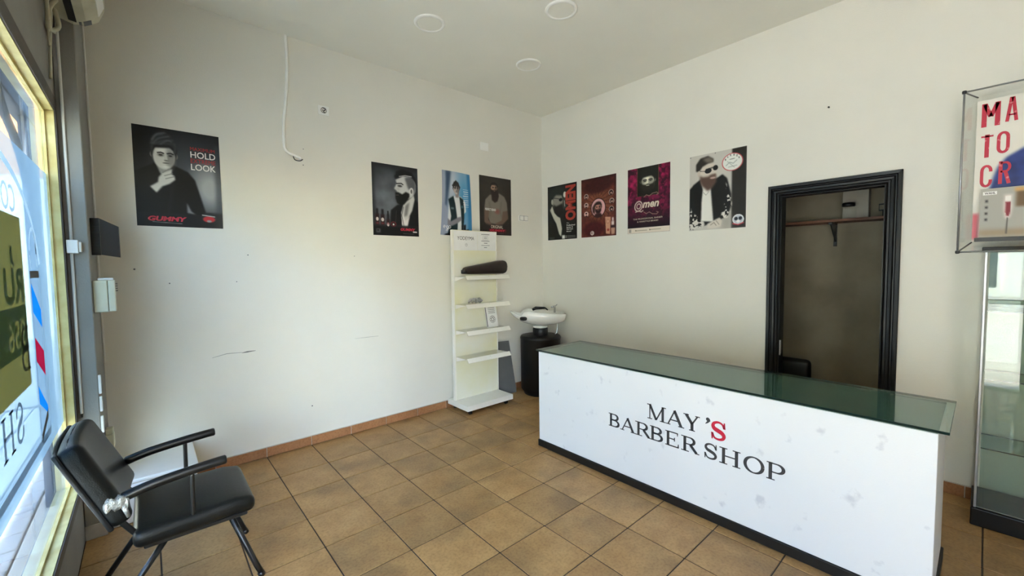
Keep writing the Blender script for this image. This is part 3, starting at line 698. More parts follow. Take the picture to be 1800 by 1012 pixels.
def face(P, cx, cy, rx, ry, skin, dark, hair, beard=None, tilt=0.0, turn=0.0, hairh=.55):
    """front face: (cx,cy) centre, radii in u and v; turn -1..1 shifts features sideways"""
    sh = tuple(v*.55 for v in skin); hi = tuple(min(255, v*1.18) for v in skin)
    P.ell(cx-rx*1.0, cy+ry*.02, rx*.16, ry*.22, sh, .3); P.ell(cx+rx*1.0, cy+ry*.02, rx*.16, ry*.22, sh, .3)
    P.ell(cx, cy-ry*.1, rx*1.04, ry*1.0, hair, .12)
    P.ell(cx, cy+ry*.1, rx*.92, ry*.98, skin, .14, rot=tilt)
    P.ell(cx+rx*.55, cy+ry*.2, rx*.40, ry*.75, sh, .9, .7); P.ell(cx-rx*.25, cy-ry*.3, rx*.4, ry*.25, hi, 1, .6)
    f = turn*rx*.25
    for sgn in (-1, 1):
        ex = cx+f+sgn*rx*.40
        P.ell(ex, cy+ry*.02, rx*.27, ry*.13, sh, .7, .85); P.ell(ex, cy+ry*.02, rx*.15, ry*.05, dark, .5)
        P.line([(ex-rx*.24, cy-ry*.13), (ex+rx*.02, cy-ry*.18), (ex+rx*.24, cy-ry*.12)], rx*.13, dark)
    P.line([(cx+f*1.4, cy-ry*.02), (cx+f*1.5+rx*.04, cy+ry*.34)], rx*.13, hi, 1, .7); P.line([(cx+f*1.4+rx*.12, cy+ry*.02), (cx+f*1.5+rx*.18, cy+ry*.36)], rx*.1, sh, 1, .7)
    P.ell(cx+f*1.4, cy+ry*.40, rx*.2, ry*.05, sh, .6)
    if beard is not None:
        P.poly([(cx-rx*.95, cy+ry*.1), (cx-rx*.72, cy+ry*.42), (cx-rx*.35, cy+ry*.48), (cx+f, cy+ry*.44), (cx+rx*.35, cy+ry*.48), (cx+rx*.72, cy+ry*.42), (cx+rx*.95, cy+ry*.1), (cx+rx*.9, cy+ry*.85), (cx+rx*.5, cy+ry*1.4), (cx, cy+ry*1.55), (cx-rx*.5, cy+ry*1.4), (cx-rx*.9, cy+ry*.85)], beard, 1)
        P.ell(cx+f, cy+ry*.62, rx*.26, ry*.06, tuple(v*.75 for v in skin), .5)
    else:
        P.ell(cx+f*1.2, cy+ry*.60, rx*.3, ry*.055, sh, .5); P.ell(cx+f, cy+ry*.88, rx*.3, ry*.08, hi, .8, .4)
    P.poly([(cx-rx*1.03, cy+ry*.05), (cx-rx*1.1, cy-ry*.5), (cx-rx*.7, cy-ry*(.7+hairh)), (cx+rx*.1, cy-ry*(.85+hairh)), (cx+rx*.8, cy-ry*(.65+hairh)), (cx+rx*1.1, cy-ry*.5), (cx+rx*1.03, cy+ry*.05), (cx+rx*.85, cy-ry*.35), (cx+rx*.5, cy-ry*.58), (cx-rx*.2, cy-ry*.52), (cx-rx*.7, cy-ry*.48), (cx-rx*.88, cy-ry*.25)], hair, 1)

def srgb2lin(a):
    a = np.clip(a/255, 0, 1); return np.where(a <= .04045, a/12.92, ((a+.055)/1.055)**2.4)
def poster(P, at, name='poster', parent=None, label=None):
    """grid mesh carrying the inks; at(u, v) -> world point (v down)"""
    nx, ny = P.nx, P.ny
    co = np.array([at(u, v) for v in np.linspace(0, 1, ny) for u in np.linspace(0, 1, nx)], float) if not hasattr(at, 'grid') else at.grid(nx, ny)
    L = ROOTLOC[parent.name]; co = co-np.array(L)
    idx = np.arange(nx*ny).reshape(ny, nx); q = np.stack([idx[:-1, :-1], idx[1:, :-1], idx[1:, 1:], idx[:-1, 1:]], -1).reshape(-1, 4)
    me = bpy.data.meshes.new(name); me.vertices.add(nx*ny); me.vertices.foreach_set('co', co.ravel().astype(np.float32))
    nf = len(q); me.loops.add(nf*4); me.loops.foreach_set('vertex_index', q.ravel().astype(np.int32)); me.polygons.add(nf)
    me.polygons.foreach_set('loop_start', np.arange(0, nf*4, 4, dtype=np.int32)); me.update(calc_edges=True)
    at_ = me.color_attributes.new('ink', 'FLOAT_COLOR', 'POINT'); rgba = np.ones((nx*ny, 4), np.float32); rgba[:, :3] = srgb2lin(P.c.reshape(-1, 3))
    at_.data.foreach_set('color', rgba.ravel()); me.materials.append(M['print'])
    for p in me.polygons: p.use_smooth = True
    o = bpy.data.objects.new(name, me); COL.objects.link(o); o.parent = parent; ROOTLOC[o.name] = L
    if label: o['label'] = label
    return o
class Flat:
    def __init__(s, pl, w, h, d=.0025, bulge=0.0): s.pl, s.w, s.h, s.d, s.b = pl, w, h, d, bulge
    def grid(s, nx, ny):
        U, V = np.meshgrid(np.linspace(0, 1, nx), np.linspace(0, 1, ny)); o, u, w, n = [np.array(v) for v in (s.pl.o, s.pl.u, s.pl.w, s.pl.n)]
        dd = s.d + s.b*np.maximum(0, U-.8)**2*25*V
        return (o+U[..., None]*s.w*u+V[..., None]*s.h*w+dd[..., None]*n).reshape(-1, 3)
def make_poster(P, pl, label, texts=(), bulge=0.0, grp='barber posters'):
    t = thing('poster', label, 'poster', tuple(pl.p(P.w/2, P.h, .001)), grp)
    bm = NB(); prism(bm, [pl.p(0, 0, .0004), pl.p(P.w, 0, .0004), pl.p(P.w, P.h, .0004), pl.p(0, P.h, .0004)], pl.n*.0012)
    ch('sheet', bm, M['paper'], t)
    poster(P, Flat(pl, P.w, P.h, .0022, bulge), 'picture', t)
    for tx in texts:
        s, u0, u1, v0, v1, mt = tx[:6]; kw = tx[6] if len(tx) > 6 else {}
        ch('lettering', text_bm(s, pl, u0*P.w, u1*P.w, v0*P.h, v1*P.h, .0032+bulge*.02, **kw), M[mt], t)
    return t
def wallA(x0, z1): return Plane((x0, 0, z1), (1, 0, 0), (0, 0, -1), (0, -1, 0))
def wallB(y0, z1): return Plane((0, y0, z1), (0, -1, 0), (0, 0, -1), (-1, 0, 0))

# --- poster 1: young man, hand on chin
P = Paint(.468, .66, 140, 198, (14, 16, 20))
P.ell(.66, .46, .42, .33, (84, 92, 102), 1.6, .9); P.ell(.86, .58, .20, .22, (172, 176, 180), 1.2, .95); P.rect(.93, .1, 1, .9, (58, 66, 74), 3, .7)
P.rect(0, .84, 1, 1, (20, 22, 26), 2)
P.poly([(.22, .36), (.33, .44), (.42, .36), (.60, .42), (.68, .50), (.76, .74), (.80, .86), (0, .86), (0, .46), (.14, .40)], (12, 13, 17), 1)
P.poly([(.57, .74), (.62, .83), (.67, .86), (.57, .85)], (120, 124, 128), 1); P.line([(.44, .42), (.40, .62), (.36, .86)], .02, (26, 28, 34), 2)
P.poly([(.20, .30), (.24, .37), (.28, .46), (.33, .48), (.40, .40), (.40, .32)], (150, 152, 152), 1)
face(P, .335, .27, .135, .135, (206, 208, 206), (26, 26, 30), (24, 26, 30), turn=.5, hairh=.2)
P.poly([(.195, .26), (.19, .16), (.215, .10), (.26, .055), (.34, .035), (.42, .06), (.47, .12), (.475, .22), (.455, .27), (.445, .19), (.40, .165), (.30, .175), (.235, .175), (.215, .22)], (44, 47, 52), 1)
for (a, b, c, d, e, f, w_, g) in ((.20, .17, .24, .09, .33, .06, .022, 84), (.22, .17, .28, .11, .40, .075, .018, 104), (.24, .17, .32, .13, .44, .11, .016, 82), (.21, .13, .27, .065, .36, .045, .014, 118), (.27, .17, .35, .15, .455, .15, .014, 66), (.30, .165, .38, .12, .43, .13, .010, 120), (.46, .14, .465, .19, .455, .24, .014, 74), (.205, .19, .20, .22, .21, .26, .012, 72)):
    q = [(v.x, v.y) for v in bez([Vector((a, b, 0)), Vector((c, d, 0)), Vector((e, f, 0))], 6)]; P.line(q, w_, (g, g+3, g+7), 1, .85)
P.poly([(.16, .60), (.23, .66), (.30, .59), (.38, .56), (.45, .51), (.44, .47), (.41, .46), (.42, .40), (.38, .42), (.30, .46), (.26, .50), (.25, .55)], (206, 206, 202), 1)
for a in ((.31, .45, .38, .41), (.33, .48, .42, .45), (.34, .51, .44, .48)): P.line([(a[0], a[1]), (a[2], a[3])], .012, (120, 120, 118), 0, .8)
P.ell(.83, .885, .095, .05, (30, 36, 42), .2); P.ell(.83, .905, .075, .033, (190, 50, 56), .3); P.line([(.75, .862), (.90, .875)], .012, (200, 200, 200)); P.ell(.83, .925, .03, .012, (150, 150, 150), .5)
P.line([(.17, .955), (.50, .965)], .006, (150, 150, 155))
make_poster(P, wallA(-3.803, 2.438), 'large dark poster of a young man resting his chin on his hand', [
    ('MAXIMUM', .64, .94, .150, .186, 'ink_redtext'), ('HOLD', .64, .945, .196, .262, 'ink_white', dict(bold=.012)), ('EXTREME', .64, .945, .272, .316, 'ink_redtext'), ('LOOK', .64, .945, .325, .392, 'ink_white', dict(bold=.012)),
    ('GUMMY', .12, .56, .895, .945, 'ink_pink', dict(bold=.045, shear=.2))], bulge=.006)
# --- poster 2: bearded man in profile
P = Paint(.463, .66, 116, 166, (50, 54, 60))
P.ell(.28, .50, .28, .28, (118, 124, 132), 1.5, .9); P.noise(4, .5, seed=3); P.rect(0, 0, 1, .05, (26, 28, 32), 4, .8); P.rect(0, 0, .05, 1, (24, 26, 30), 3, .7)
P.poly([(.38, .64), (.52, .56), (.62, .54), (.90, .44), (1, .50), (1, .86), (.36, .86)], (22, 23, 26), 1)
P.poly([(.66, .54), (.90, .40), (.92, .46), (.86, .62), (.70, .82), (.62, .84), (.61, .66)], (206, 206, 204), 1); P.poly([(.61, .64), (.70, .78), (.80, .70), (.74, .87), (.62, .87)], (226, 226, 226), 1)
P.poly([(.70, .56), (.80, .50), (.74, .70), (.67, .72)], (120, 120, 120), 2)
P.poly([(.50, .12), (.60, .08), (.86, .10), (.95, .20), (.94, .34), (.88, .42), (.78, .46), (.56, .40), (.49, .38), (.53, .37), (.50, .345), (.462, .332), (.475, .315), (.512, .265), (.52, .245), (.505, .22)], (202, 204, 204), 1)
P.poly([(.70, .16), (.86, .12), (.95, .22), (.94, .30), (.90, .38), (.84, .32), (.78, .32), (.74, .24)], (96, 98, 102), 2)
P.poly([(.47, .16), (.52, .08), (.66, .04), (.86, .07), (.96, .16), (.98, .26), (.93, .20), (.84, .13), (.66, .14), (.56, .18), (.50, .20)], (22, 22, 25), 1)
P.line([(.58, .15), (.72, .125), (.86, .13)], .012, (210, 210, 210))
P.ell(.845, .345, .05, .055, (212, 212, 210), .2, rot=12); P.ell(.85, .345, .022, .03, (110, 110, 110), .5)
P.line([(.52, .255), (.62, .245), (.66, .26)], .022, (28, 28, 30)); P.ell(.59, .285, .05, .016, (70, 70, 72), .8); P.poly([(.50, .33), (.56, .36), (.60, .33), (.55, .30)], (160, 160, 160), 2, .6)
P.poly([(.485, .375), (.55, .375), (.64, .40), (.72, .36), (.80, .38), (.80, .43), (.74, .48), (.68, .54), (.60, .56), (.52, .53), (.485, .46)], (20, 20, 22), 1); P.line([(.50, .42), (.56, .415)], .012, (90, 80, 80))
P.line([(.66, .86), (.62, .70), (.66, .58)], .012, (60, 62, 66)); P.line([(.50, .64), (.47, .86)], .01, (60, 62, 66))
P.rect(0, .855, 1, 1, (16, 17, 20), 1); P.rect(0, .855, 1, .87, (52, 54, 58), 2, .8)
for cx, w, t in ((.09, .036, .63), (.20, .04, .635), (.315, .032, .70)):
    P.rect(cx-w, t+.07, cx+w, .855, (40, 18, 22), 1); P.rect(cx-w*.55, t, cx+w*.55, t+.075, (20, 18, 22), 1); P.ell(cx, t+.145, w*.75, .026, (214, 206, 204), .3); P.rect(cx-w*.7, .825, cx+w*.7, .838, (150, 60, 66), 1)
P.rect(.30, .655, .33, .72, (20, 20, 22)); P.ell(.43, .835, .06, .035, (130, 40, 48), .2); P.ell(.43, .835, .045, .026, (24, 18, 20), .2); P.ell(.43, .84, .018, .014, (226, 216, 214), .3)
P.rect(.06, .905, .15, .965, (150, 150, 154), 1, .5); P.ell(.10, .93, .02, .012, (30, 30, 34), .4); P.line([(.64, .965), (.88, .968)], .006, (120, 120, 124)); P.rect(.86, .928, .955, .945, (226, 220, 220))
make_poster(P, wallA(-2.199, 2.438), 'grey poster of a bearded man in profile with four small bottles', [('GUMMY', .58, .92, .885, .925, 'ink_pink', dict(bold=.045, shear=.2))])
# --- poster 4: man in t-shirt sitting forward
P = Paint(.463, .650, 112, 158, (46, 42, 38)); P.noise(5, .35, seed=5); P.ell(.55, .35, .5, .35, (62, 57, 51), 1.4, .6)
P.poly([(.14, .58), (.18, .40), (.32, .31), (.46, .30), (.62, .27), (.78, .32), (.86, .42), (.88, .56), (.78, .60), (.80, .72), (.62, .82), (.32, .80), (.22, .62)], (128, 122, 112), 1)
P.poly([(.14, .56), (.30, .58), (.26, .74), (.42, .86), (.30, .92), (.14, .78)], (112, 92, 80), 1); P.poly([(.72, .58), (.88, .56), (.90, .70), (.70, .82), (.50, .84), (.48, .80), (.68, .74)], (112, 92, 80), 1)
P.poly([(.10, .80), (.40, .84), (.90, .80), (1, .88), (1, 1), (.06, 1)], (44, 40, 38), 2)
P.line([(.30, .44), (.34, .58), (.30, .70)], .02, (94, 88, 80), 2, .7); P.line([(.68, .42), (.64, .58), (.68, .68)], .02, (94, 88, 80), 2, .7)
face(P, .45, .185, .105, .085, (176, 142, 120), (30, 24, 22), (34, 28, 26), (40, 30, 28), turn=.5, hairh=.3)
P.poly([(.36, .22), (.40, .26), (.52, .26), (.57, .21), (.60, .32), (.56, .41), (.47, .44), (.38, .40)], (42, 31, 28), 1)
P.ell(.55, .59, .07, .04, (150, 60, 56), 1.3, .5)
P.rect(.28, .895, .82, .945, (170, 26, 44), 2, .55); P.line([(.5, .965), (.74, .97)], .006, (110, 106, 104))
make_poster(P, wallA(-.985, 2.482), 'dark brown poster of a bearded man in a grey t-shirt, nearest the corner', [('PERFECT BEARD', .17, .50, .545, .585, 'ink_white', dict(bold=.02)), ('ORIGINAL', .34, .72, .83, .885, 'ink_cream', dict(bold=.01)), ('GUMMY', .30, .80, .90, .94, 'ink_pink', dict(bold=.04, shear=.2))])
# --- poster 3: curling blue poster
P = Paint(.44, .665, 112, 166, (150, 166, 190))
P.ell(.55, .18, .5, .25, (206, 214, 222), 1.3, .8); P.ell(.74, .42, .25, .45, (70, 150, 200), 1.2, .85); P.rect(.87, 0, 1, 1, (44, 124, 178), 3, .9)
P.poly([(.12, 0), (.30, 0), (.22, .30), (.14, .60), (.10, .60)], (44, 66, 92), 3, .85); P.rect(0, 0, .07, 1, (160, 166, 186), 3, .9); P.poly([(0, .5), (.16, .55), (.2, .72), (.16, 1), (0, 1)], (150, 160, 184), 2)
P.poly([(.22, .48), (.32, .40), (.46, .37), (.62, .38), (.78, .46), (.80, .62), (.72, .66), (.72, .92), (.30, .94), (.20, .72)], (222, 226, 228), 1)
P.poly([(.20, .44), (.36, .38), (.42, .50), (.52, .82), (.52, 1), (.22, 1), (.30, .70)], (18, 40, 46), 1); P.poly([(.56, .38), (.70, .42), (.73, .56), (.74, .70), (.72, .96), (.66, .86), (.62, .62)], (18, 40, 46), 1)
P.rect(.28, .56, .38, .59, (96, 118, 122), 1); P.rect(.62, .52, .70, .56, (70, 112, 120), 1)
P.poly([(.20, .74), (.30, .78), (.52, .71), (.62, .70), (.66, .75), (.52, .80), (.30, .86), (.20, .84)], (128, 126, 134), 1)
P.rect(.43, .31, .54, .40, (150, 140, 142), 1); face(P, .46, .26, .105, .085, (186, 176, 174), (36, 36, 42), (40, 38, 42), turn=0.1, hairh=.5)
for k in range(16): P.line([(.33+.018*k, .13+.012*abs(k-7)), (.33+.017*k, .22+.01*(k % 4))], .018, (44+5*(k % 3), 42+5*(k % 3), 46), 0, .9)
for k in range(9): P.rect(.70+.01*(k % 3), .25+.035*k, .90, .264+.035*k, (228, 236, 242), 0, .8 if k % 4 else .5)
P.rect(.66, .84, .72, .96, (16, 18, 24), 1); P.rect(.74, .84, .80, .96, (16, 18, 24), 1); P.rect(.50, .93, .90, 1, (20, 24, 30), 1)
P.poly([(.16, .98), (.5, .92), (.5, 1), (.12, 1)], (18, 20, 26), 1)
t3 = thing('poster', 'curling blue poster of a young man in a dark waistcoat above the display stand', 'poster', (-1.32, -.03, 1.80), 'barber posters')
class Curl:
    def __init__(s, d): s.d = d
    def grid(s, nx, ny):
        U, V = np.meshgrid(np.linspace(0, 1, nx), np.linspace(0, 1, ny))
        x = (-1.46-.055*V**2) + U*(.345+.045*V); z = 2.470-.010*U - V*(.665-.13*np.maximum(0, U-.45)**1.5*np.clip(V*1.2-.2, 0, 1))
        y = -.006-.035*V**1.4*(1-U)**2 - .028*np.sin(np.pi*np.clip(U*1.1-.1, 0, 1))*(.4+.6*V) - .05*np.maximum(0, U-.65)**1.5*V**2*4
        return np.stack([x, y-s.d, z], -1).reshape(-1, 3)
bp_ = Paint(.44, .665, 24, 34, (236, 232, 222)); poster(bp_, Curl(-.0015), 'sheet', t3, 'white back of the sheet')
poster(P, Curl(0), 'picture', t3)
cv = Plane((-1.500, -.066, 1.905), (1, 0, 0), (0, 0, -1), (0, -1, 0))
tb = strip(cv, [(.010, .020), (.030, .016)] + arc(.020, .018, .011, .013, 0, -290, 14), .005, 0)
strip(cv, arc(.052, .022, .011, .013, 20, 380, 14) + [(.063, .040), (.052, .062), (.036, .056), (.050, .044), (.072, .036)], .005, 0, tb)
strip(cv, arc(.084, .020, .011, .013, 0, 370, 14), .005, 0, tb)
ch('lettering', tb, M['ink_white'], t3, label='white handwritten word')
# --- poster 5: man with scissors, red vertical word
P = Paint(.462, .65, 112, 158, (24, 26, 25)); P.ell(.40, .30, .35, .2, (52, 56, 52), 1.4, .8)
P.poly([(.10, .46), (.18, .44), (.30, .56), (.46, .60), (.56, .70), (.60, 1), (0, 1), (0, .58)], (20, 24, 22), 1)
P.poly([(.08, .44), (.16, .36), (.24, .50), (.38, .58), (.44, .60), (.50, .80), (.47, .95), (.40, .90), (.30, .70), (.20, .60)], (196, 194, 180), 1)
P.poly([(.16, .24), (.24, .15), (.40, .14), (.50, .20), (.54, .30), (.50, .42), (.40, .46), (.24, .42), (.17, .34)], (140, 138, 128), 1)
P.poly([(.08, .20), (.16, .06), (.34, .02), (.52, .07), (.56, .16), (.46, .19), (.30, .17), (.20, .22), (.15, .30)], (36, 40, 37), 2)
P.poly([(.20, .34), (.30, .38), (.42, .36), (.52, .34), (.54, .46), (.46, .57), (.34, .56), (.24, .46)], (30, 28, 26), 2)
P.line([(.14, .215), (.26, .225), (.40, .25)], .014, (20, 20, 20)); P.ell(.46, .27, .06, .03, (22, 22, 22), .3); P.ell(.16, .29, .035, .05, (170, 168, 156), .3)
P.ell(.60, .19, .05, .055, (214, 212, 202), .3); P.poly([(.55, .25), (.62, .24), (.64, .42), (.56, .46), (.53, .34)], (70, 72, 68), 2); P.line([(.585, .30), (.60, .40)], .012, (220, 220, 214))
P.rect(.06, .945, .24, .985, (70, 72, 70), 1, .6); P.rect(.50, .925, .60, .99, (232, 232, 228), 1)
for k in range(2): P.rect(.62, .935+.026*k, .65, .948+.026*k, (230, 230, 226)); P.rect(.66, .938+.026*k, .95, .945+.026*k, (130, 130, 128))
make_poster(P, wallB(-.100, 2.438), 'black poster with a large red sideways word beside a man with scissors', [('OMEN', .62, .965, .035, .665, 'ink_rust', dict(bold=.05, rot=True)), ('The', .66, .74, .70, .72, 'ink_white'), ('Professional', .66, .94, .735, .765, 'ink_white', dict(bold=.01)), ('Barber &', .66, .87, .775, .80, 'ink_white', dict(bold=.01)), ('Hairstyle', .66, .87, .81, .84, 'ink_white', dict(bold=.01)), ('Brand', .66, .81, .848, .872, 'ink_white', dict(bold=.01))])
# --- poster 6: red-brown collage
P = Paint(.470, .65, 116, 160, (92, 40, 34)); P.noise(9, .7, seed=8); P.ell(.5, .42, .42, .26, (140, 82, 56), 1.2, .6)
for k in range(60):
    a = 2*math.pi*k/60; P.line([(.5+.18*math.cos(a), .46+.15*math.sin(a)), (.5+.40*math.cos(a+.1), .46+.26*math.sin(a+.1))], .016, (152, 96, 70) if k % 3 else (66, 26, 24), 0, .45)
P.ell(.50, .14, .42, .13, (58, 22, 24), .4, .9, rot=-6); P.ell(.36, .87, .30, .12, (70, 20, 26), .3, .9); P.rect(0, 0, 1, .04, (44, 20, 20), 3, .8); P.rect(.96, 0, 1, 1, (40, 18, 18), 3, .7)
P.noise(22, .35, seed=4)
P.ell(.50, .515, .215, .165, (44, 20, 20), .08); P.ell(.50, .515, .195, .150, (226, 176, 178), .06); P.poly([(.33, .50), (.42, .42), (.40, .62), (.34, .58)], (60, 40, 36), 1)
face(P, .50, .505, .095, .075, (206, 146, 128), (36, 22, 22), (40, 24, 24), (44, 24, 26), hairh=.45); P.poly([(.38, .66), (.42, .61), (.58, .61), (.62, .66), (.5, .68)], (52, 26, 28), 1)
for (x, y, hc) in ((.15, .30, 130), (.15, .45, 190), (.15, .60, 236), (.86, .29, 60), (.88, .43, 120), (.87, .56, 70)):
    P.ell(x, y, .066, .046, (212, 190, 180), .1); P.ell(x, y, .056, .039, (hc, hc*.8, hc*.76) if hc > 100 else (48, 24, 24), .1); P.ell(x+.005, y+.004, .024, .022, (196, 160, 146), .3); P.ell(x, y-.014, .03, .013, (40, 22, 22), .3); P.ell(x, y+.035, .035, .012, (60, 30, 30), .4)
P.poly([(.70, .68), (.85, .69), (.83, .97), (.72, .96)], (204, 150, 122), 0); P.ell(.775, .76, .05, .035, (174, 118, 94), .2); P.ell(.775, .76, .036, .025, (212, 162, 136), .2); P.ell(.78, .90, .034, .022, (158, 70, 56), .2)
P.rect(.885, .70, .93, .76, (228, 214, 208), 1); P.rect(.87, .76, .945, .83, (226, 212, 206), 1); P.rect(.86, .83, .96, .87, (52, 30, 40), 1); P.poly([(.855, .87), (.965, .87), (.96, .97), (.87, .98)], (196, 150, 128), 1)
P.ell(.325, .935, .055, .036, (220, 206, 200), .1); P.ell(.32, .93, .03, .024, (96, 40, 40), .4); P.rect(.31, .905, .34, .95, (230, 220, 216), 1)
make_poster(P, wallB(-.628, 2.440), 'red brown poster with a bearded face in a central circle', [])
# --- poster 7: magenta damask
P = Paint(.463, .652, 116, 164, (86, 16, 48))
P.rect(0, 0, 1, .30, (134, 20, 66), 12); P.noise(10, 1.5, seed=11); P.noise(6, 0, seed=21, thr=.56, col=(44, 10, 28), al=.75); P.noise(12, 0, seed=31, thr=.62, col=(168, 34, 84), al=.6)
P.grad(lambda U, V: np.clip((V-.55)*3.2, 0, 1), (34, 12, 26), .95); P.grad(lambda U, V: np.clip((V-.84)*12, 0, 1)*(V < .92), (24, 18, 24), .8)
P.rect(.235, .0, .745, .44, (112, 92, 62), 0); P.rect(.245, 0, .735, .435, (30, 32, 26), 0)
face(P, .49, .215, .165, .115, (232, 226, 204), (22, 22, 20), (30, 30, 26), (40, 38, 32), hairh=.25)
P.ell(.34, .20, .08, .12, (30, 32, 26), 1.2, .4); P.grad(lambda U, V: np.clip((V-.33)*9, 0, 1)*(V < .435)*(U > .245)*(U < .735), (26, 26, 22), .85)
P.rect(0, .918, 1, 1, (226, 214, 198), 0); P.rect(.03, .932, .09, .985, (150, 144, 136), 0, .8); P.rect(.20, .955, .48, .963, (150, 140, 120)); P.rect(.54, .952, .80, .960, (150, 140, 120)); P.ell(.205, .958, .015, .010, (120, 110, 90), .3); P.ell(.545, .955, .015, .010, (120, 110, 90), .3)
for (a, b, s) in ((.58, .435, 1), (.58, .70, -1)):
    P.line([(a-.18, b+.02*s), (a-.12, b-.01*s), (a-.05, b+.012*s), (a+.02, b-.02*s), (a+.12, b-.03*s), (a+.16, b-.005*s), (a+.12, b+.006*s)], .014, (150, 124, 110))
P.ell(.27, .585, .10, .085, (196, 180, 168), .1, rot=20); P.ell(.27, .585, .075, .065, (84, 22, 50), .1, rot=20); P.ell(.275, .585, .055, .047, (196, 180, 168), .1, rot=20); P.ell(.275, .585, .035, .03, (84, 22, 50), .1, rot=20); P.line([(.20, .67), (.27, .655), (.34, .675), (.38, .655)], .02, (196, 180, 168))
make_poster(P, wallB(-1.238, 2.444), 'magenta damask poster with a dark portrait above an ornate cream word', [('men', .37, .755, .535, .62, 'ink_cream', dict(bold=.03, shear=.25)), ('THE PROFESSIONAL BARBER', .14, .84, .770, .793, 'ink_cream'), ('& HAIRSTYLE BRAND', .24, .74, .812, .835, 'ink_cream')])
# --- poster 8: man in sunglasses and floral jacket
P = Paint(.480, .668, 122, 170, (196, 192, 184)); P.ell(.5, .4, .6, .5, (208, 204, 196), 1.3, .7); P.rect(.76, 0, 1, 1, (46, 43, 40), 1); P.noise(3, .35, [(.77, .0), (1, 0), (1, 1), (.77, 1)], seed=13); P.rect(.60, .82, .765, 1, (150, 146, 138), 8, .7)
P.poly([(.0, .44), (.08, .38), (.21, .32), (.30, .40), (.44, .36), (.60, .30), (.68, .36), (.75, .56), (.76, .70), (.70, .84), (.56, .88), (.30, .94), (0, 1)], (26, 25, 25), 1)
P.poly([(.20, .33), (.30, .40), (.39, .40), (.40, .50), (.45, .90), (.22, .88), (.23, .60), (.25, .46)], (232, 230, 222), 1); P.line([(.26, .50), (.31, .54), (.36, .50)], .008, (150, 146, 140))
P.noise(26, 0, [(.0, .64), (.06, .76), (.22, .84), (.30, .92), (.0, 1)], seed=15, thr=.55, col=(226, 222, 214)); P.noise(26, 0, [(.66, .40), (.72, .48), (.77, .70), (.70, .86), (.56, .88), (.62, .72), (.68, .62)], seed=16, thr=.53, col=(226, 222, 214)); P.noise(20, 0, [(.02, .86), (.26, .88), (.30, .96), (.02, 1)], seed=17, thr=.48, col=(214, 210, 202))
P.poly([(.34, .92), (.46, .88), (.56, .85), (.60, .90), (.58, .97), (.44, .99), (.34, .98)], (214, 206, 194), 1); P.line([(.40, .94), (.46, .91), (.50, .95)], .012, (140, 132, 122)); P.line([(.50, .89), (.55, .94)], .012, (150, 142, 132))
P.poly([(.17, .20), (.22, .14), (.40, .11), (.47, .16), (.49, .24), (.48, .33), (.40, .38), (.24, .36), (.19, .30)], (212, 202, 190), 1)
P.poly([(.12, .21), (.12, .12), (.20, .045), (.34, .03), (.44, .08), (.44, .12), (.34, .13), (.24, .16), (.18, .22)], (52, 47, 44), 1); P.poly([(.24, .06), (.36, .045), (.44, .09), (.43, .125), (.32, .12)], (150, 142, 132), 2, .7)
P.ell(.175, .245, .028, .038, (200, 188, 176), .3); P.poly([(.19, .27), (.25, .30), (.34, .30), (.42, .28), (.485, .29), (.50, .38), (.42, .46), (.34, .49), (.24, .42), (.20, .36)], (98, 76, 66), 2); P.ell(.43, .325, .05, .014, (190, 160, 148), .6); P.poly([(.36, .29), (.48, .275), (.49, .30), (.40, .31)], (112, 90, 80), 1)
P.line([(.20, .215), (.30, .225)], .01, (40, 38, 38)); P.ell(.345, .225, .062, .034, (36, 35, 36), .15, rot=-8); P.ell(.475, .20, .045, .034, (36, 35, 36), .15, rot=-8); P.line([(.39, .20), (.45, .19)], .012, (50, 48, 48)); P.line([(.30, .20), (.50, .175)], .008, (60, 58, 58))
P.ell(.765, .165, .178, .112, (196, 84, 90), .03); P.ell(.765, .165, .162, .102, (232, 234, 228), .05)
P.line([(.66, .20), (.72, .165), (.78, .185), (.84, .15)], .012, (140, 150, 148), 0, .8); P.line([(.70, .225), (.84, .215)], .010, (150, 156, 152), 0, .8); P.line([(.72, .13), (.80, .125)], .008, (60, 60, 60)); P.line([(.68, .15), (.80, .235)], .012, (170, 176, 172), 0, .8)
P.ell(.875, .895, .095, .065, (226, 228, 230), .05); P.ell(.875, .895, .078, .052, (190, 196, 206), .1); P.ell(.84, .885, .03, .022, (46, 50, 60), .3); P.ell(.91, .882, .03, .022, (46, 50, 60), .3); P.ell(.875, .92, .03, .018, (236, 236, 236), .3); P.line([(.79, .945), (.875, .962), (.96, .94)], .02, (186, 70, 84))
p8 = make_poster(P, wallB(-1.890, 2.445), 'tall pale poster of a bearded man in sunglasses and flowered jacket', [])
pl8 = wallB(-1.890, 2.445); bm = None
for k, c in enumerate('BARBER'):
    a = math.radians(208+k*25.0); cx, cy = .765*.48+.062*math.cos(a), .165*.668+.058*math.sin(a)
    b = text_bm(c, pl8, cx-.006, cx+.006, cy-.009, cy+.008, .0032, bold=.02); bm = b if bm is None else join(bm, b)
ch('lettering', bm, M['ink_black'], p8, label='word BARBER round the badge')
for k, (a, b) in enumerate(((.008, .006), (.226, .004))): ch('pin', disc(pl8, a, b+.004, .005, .005, .004, 12), M['grey_pl'], p8)

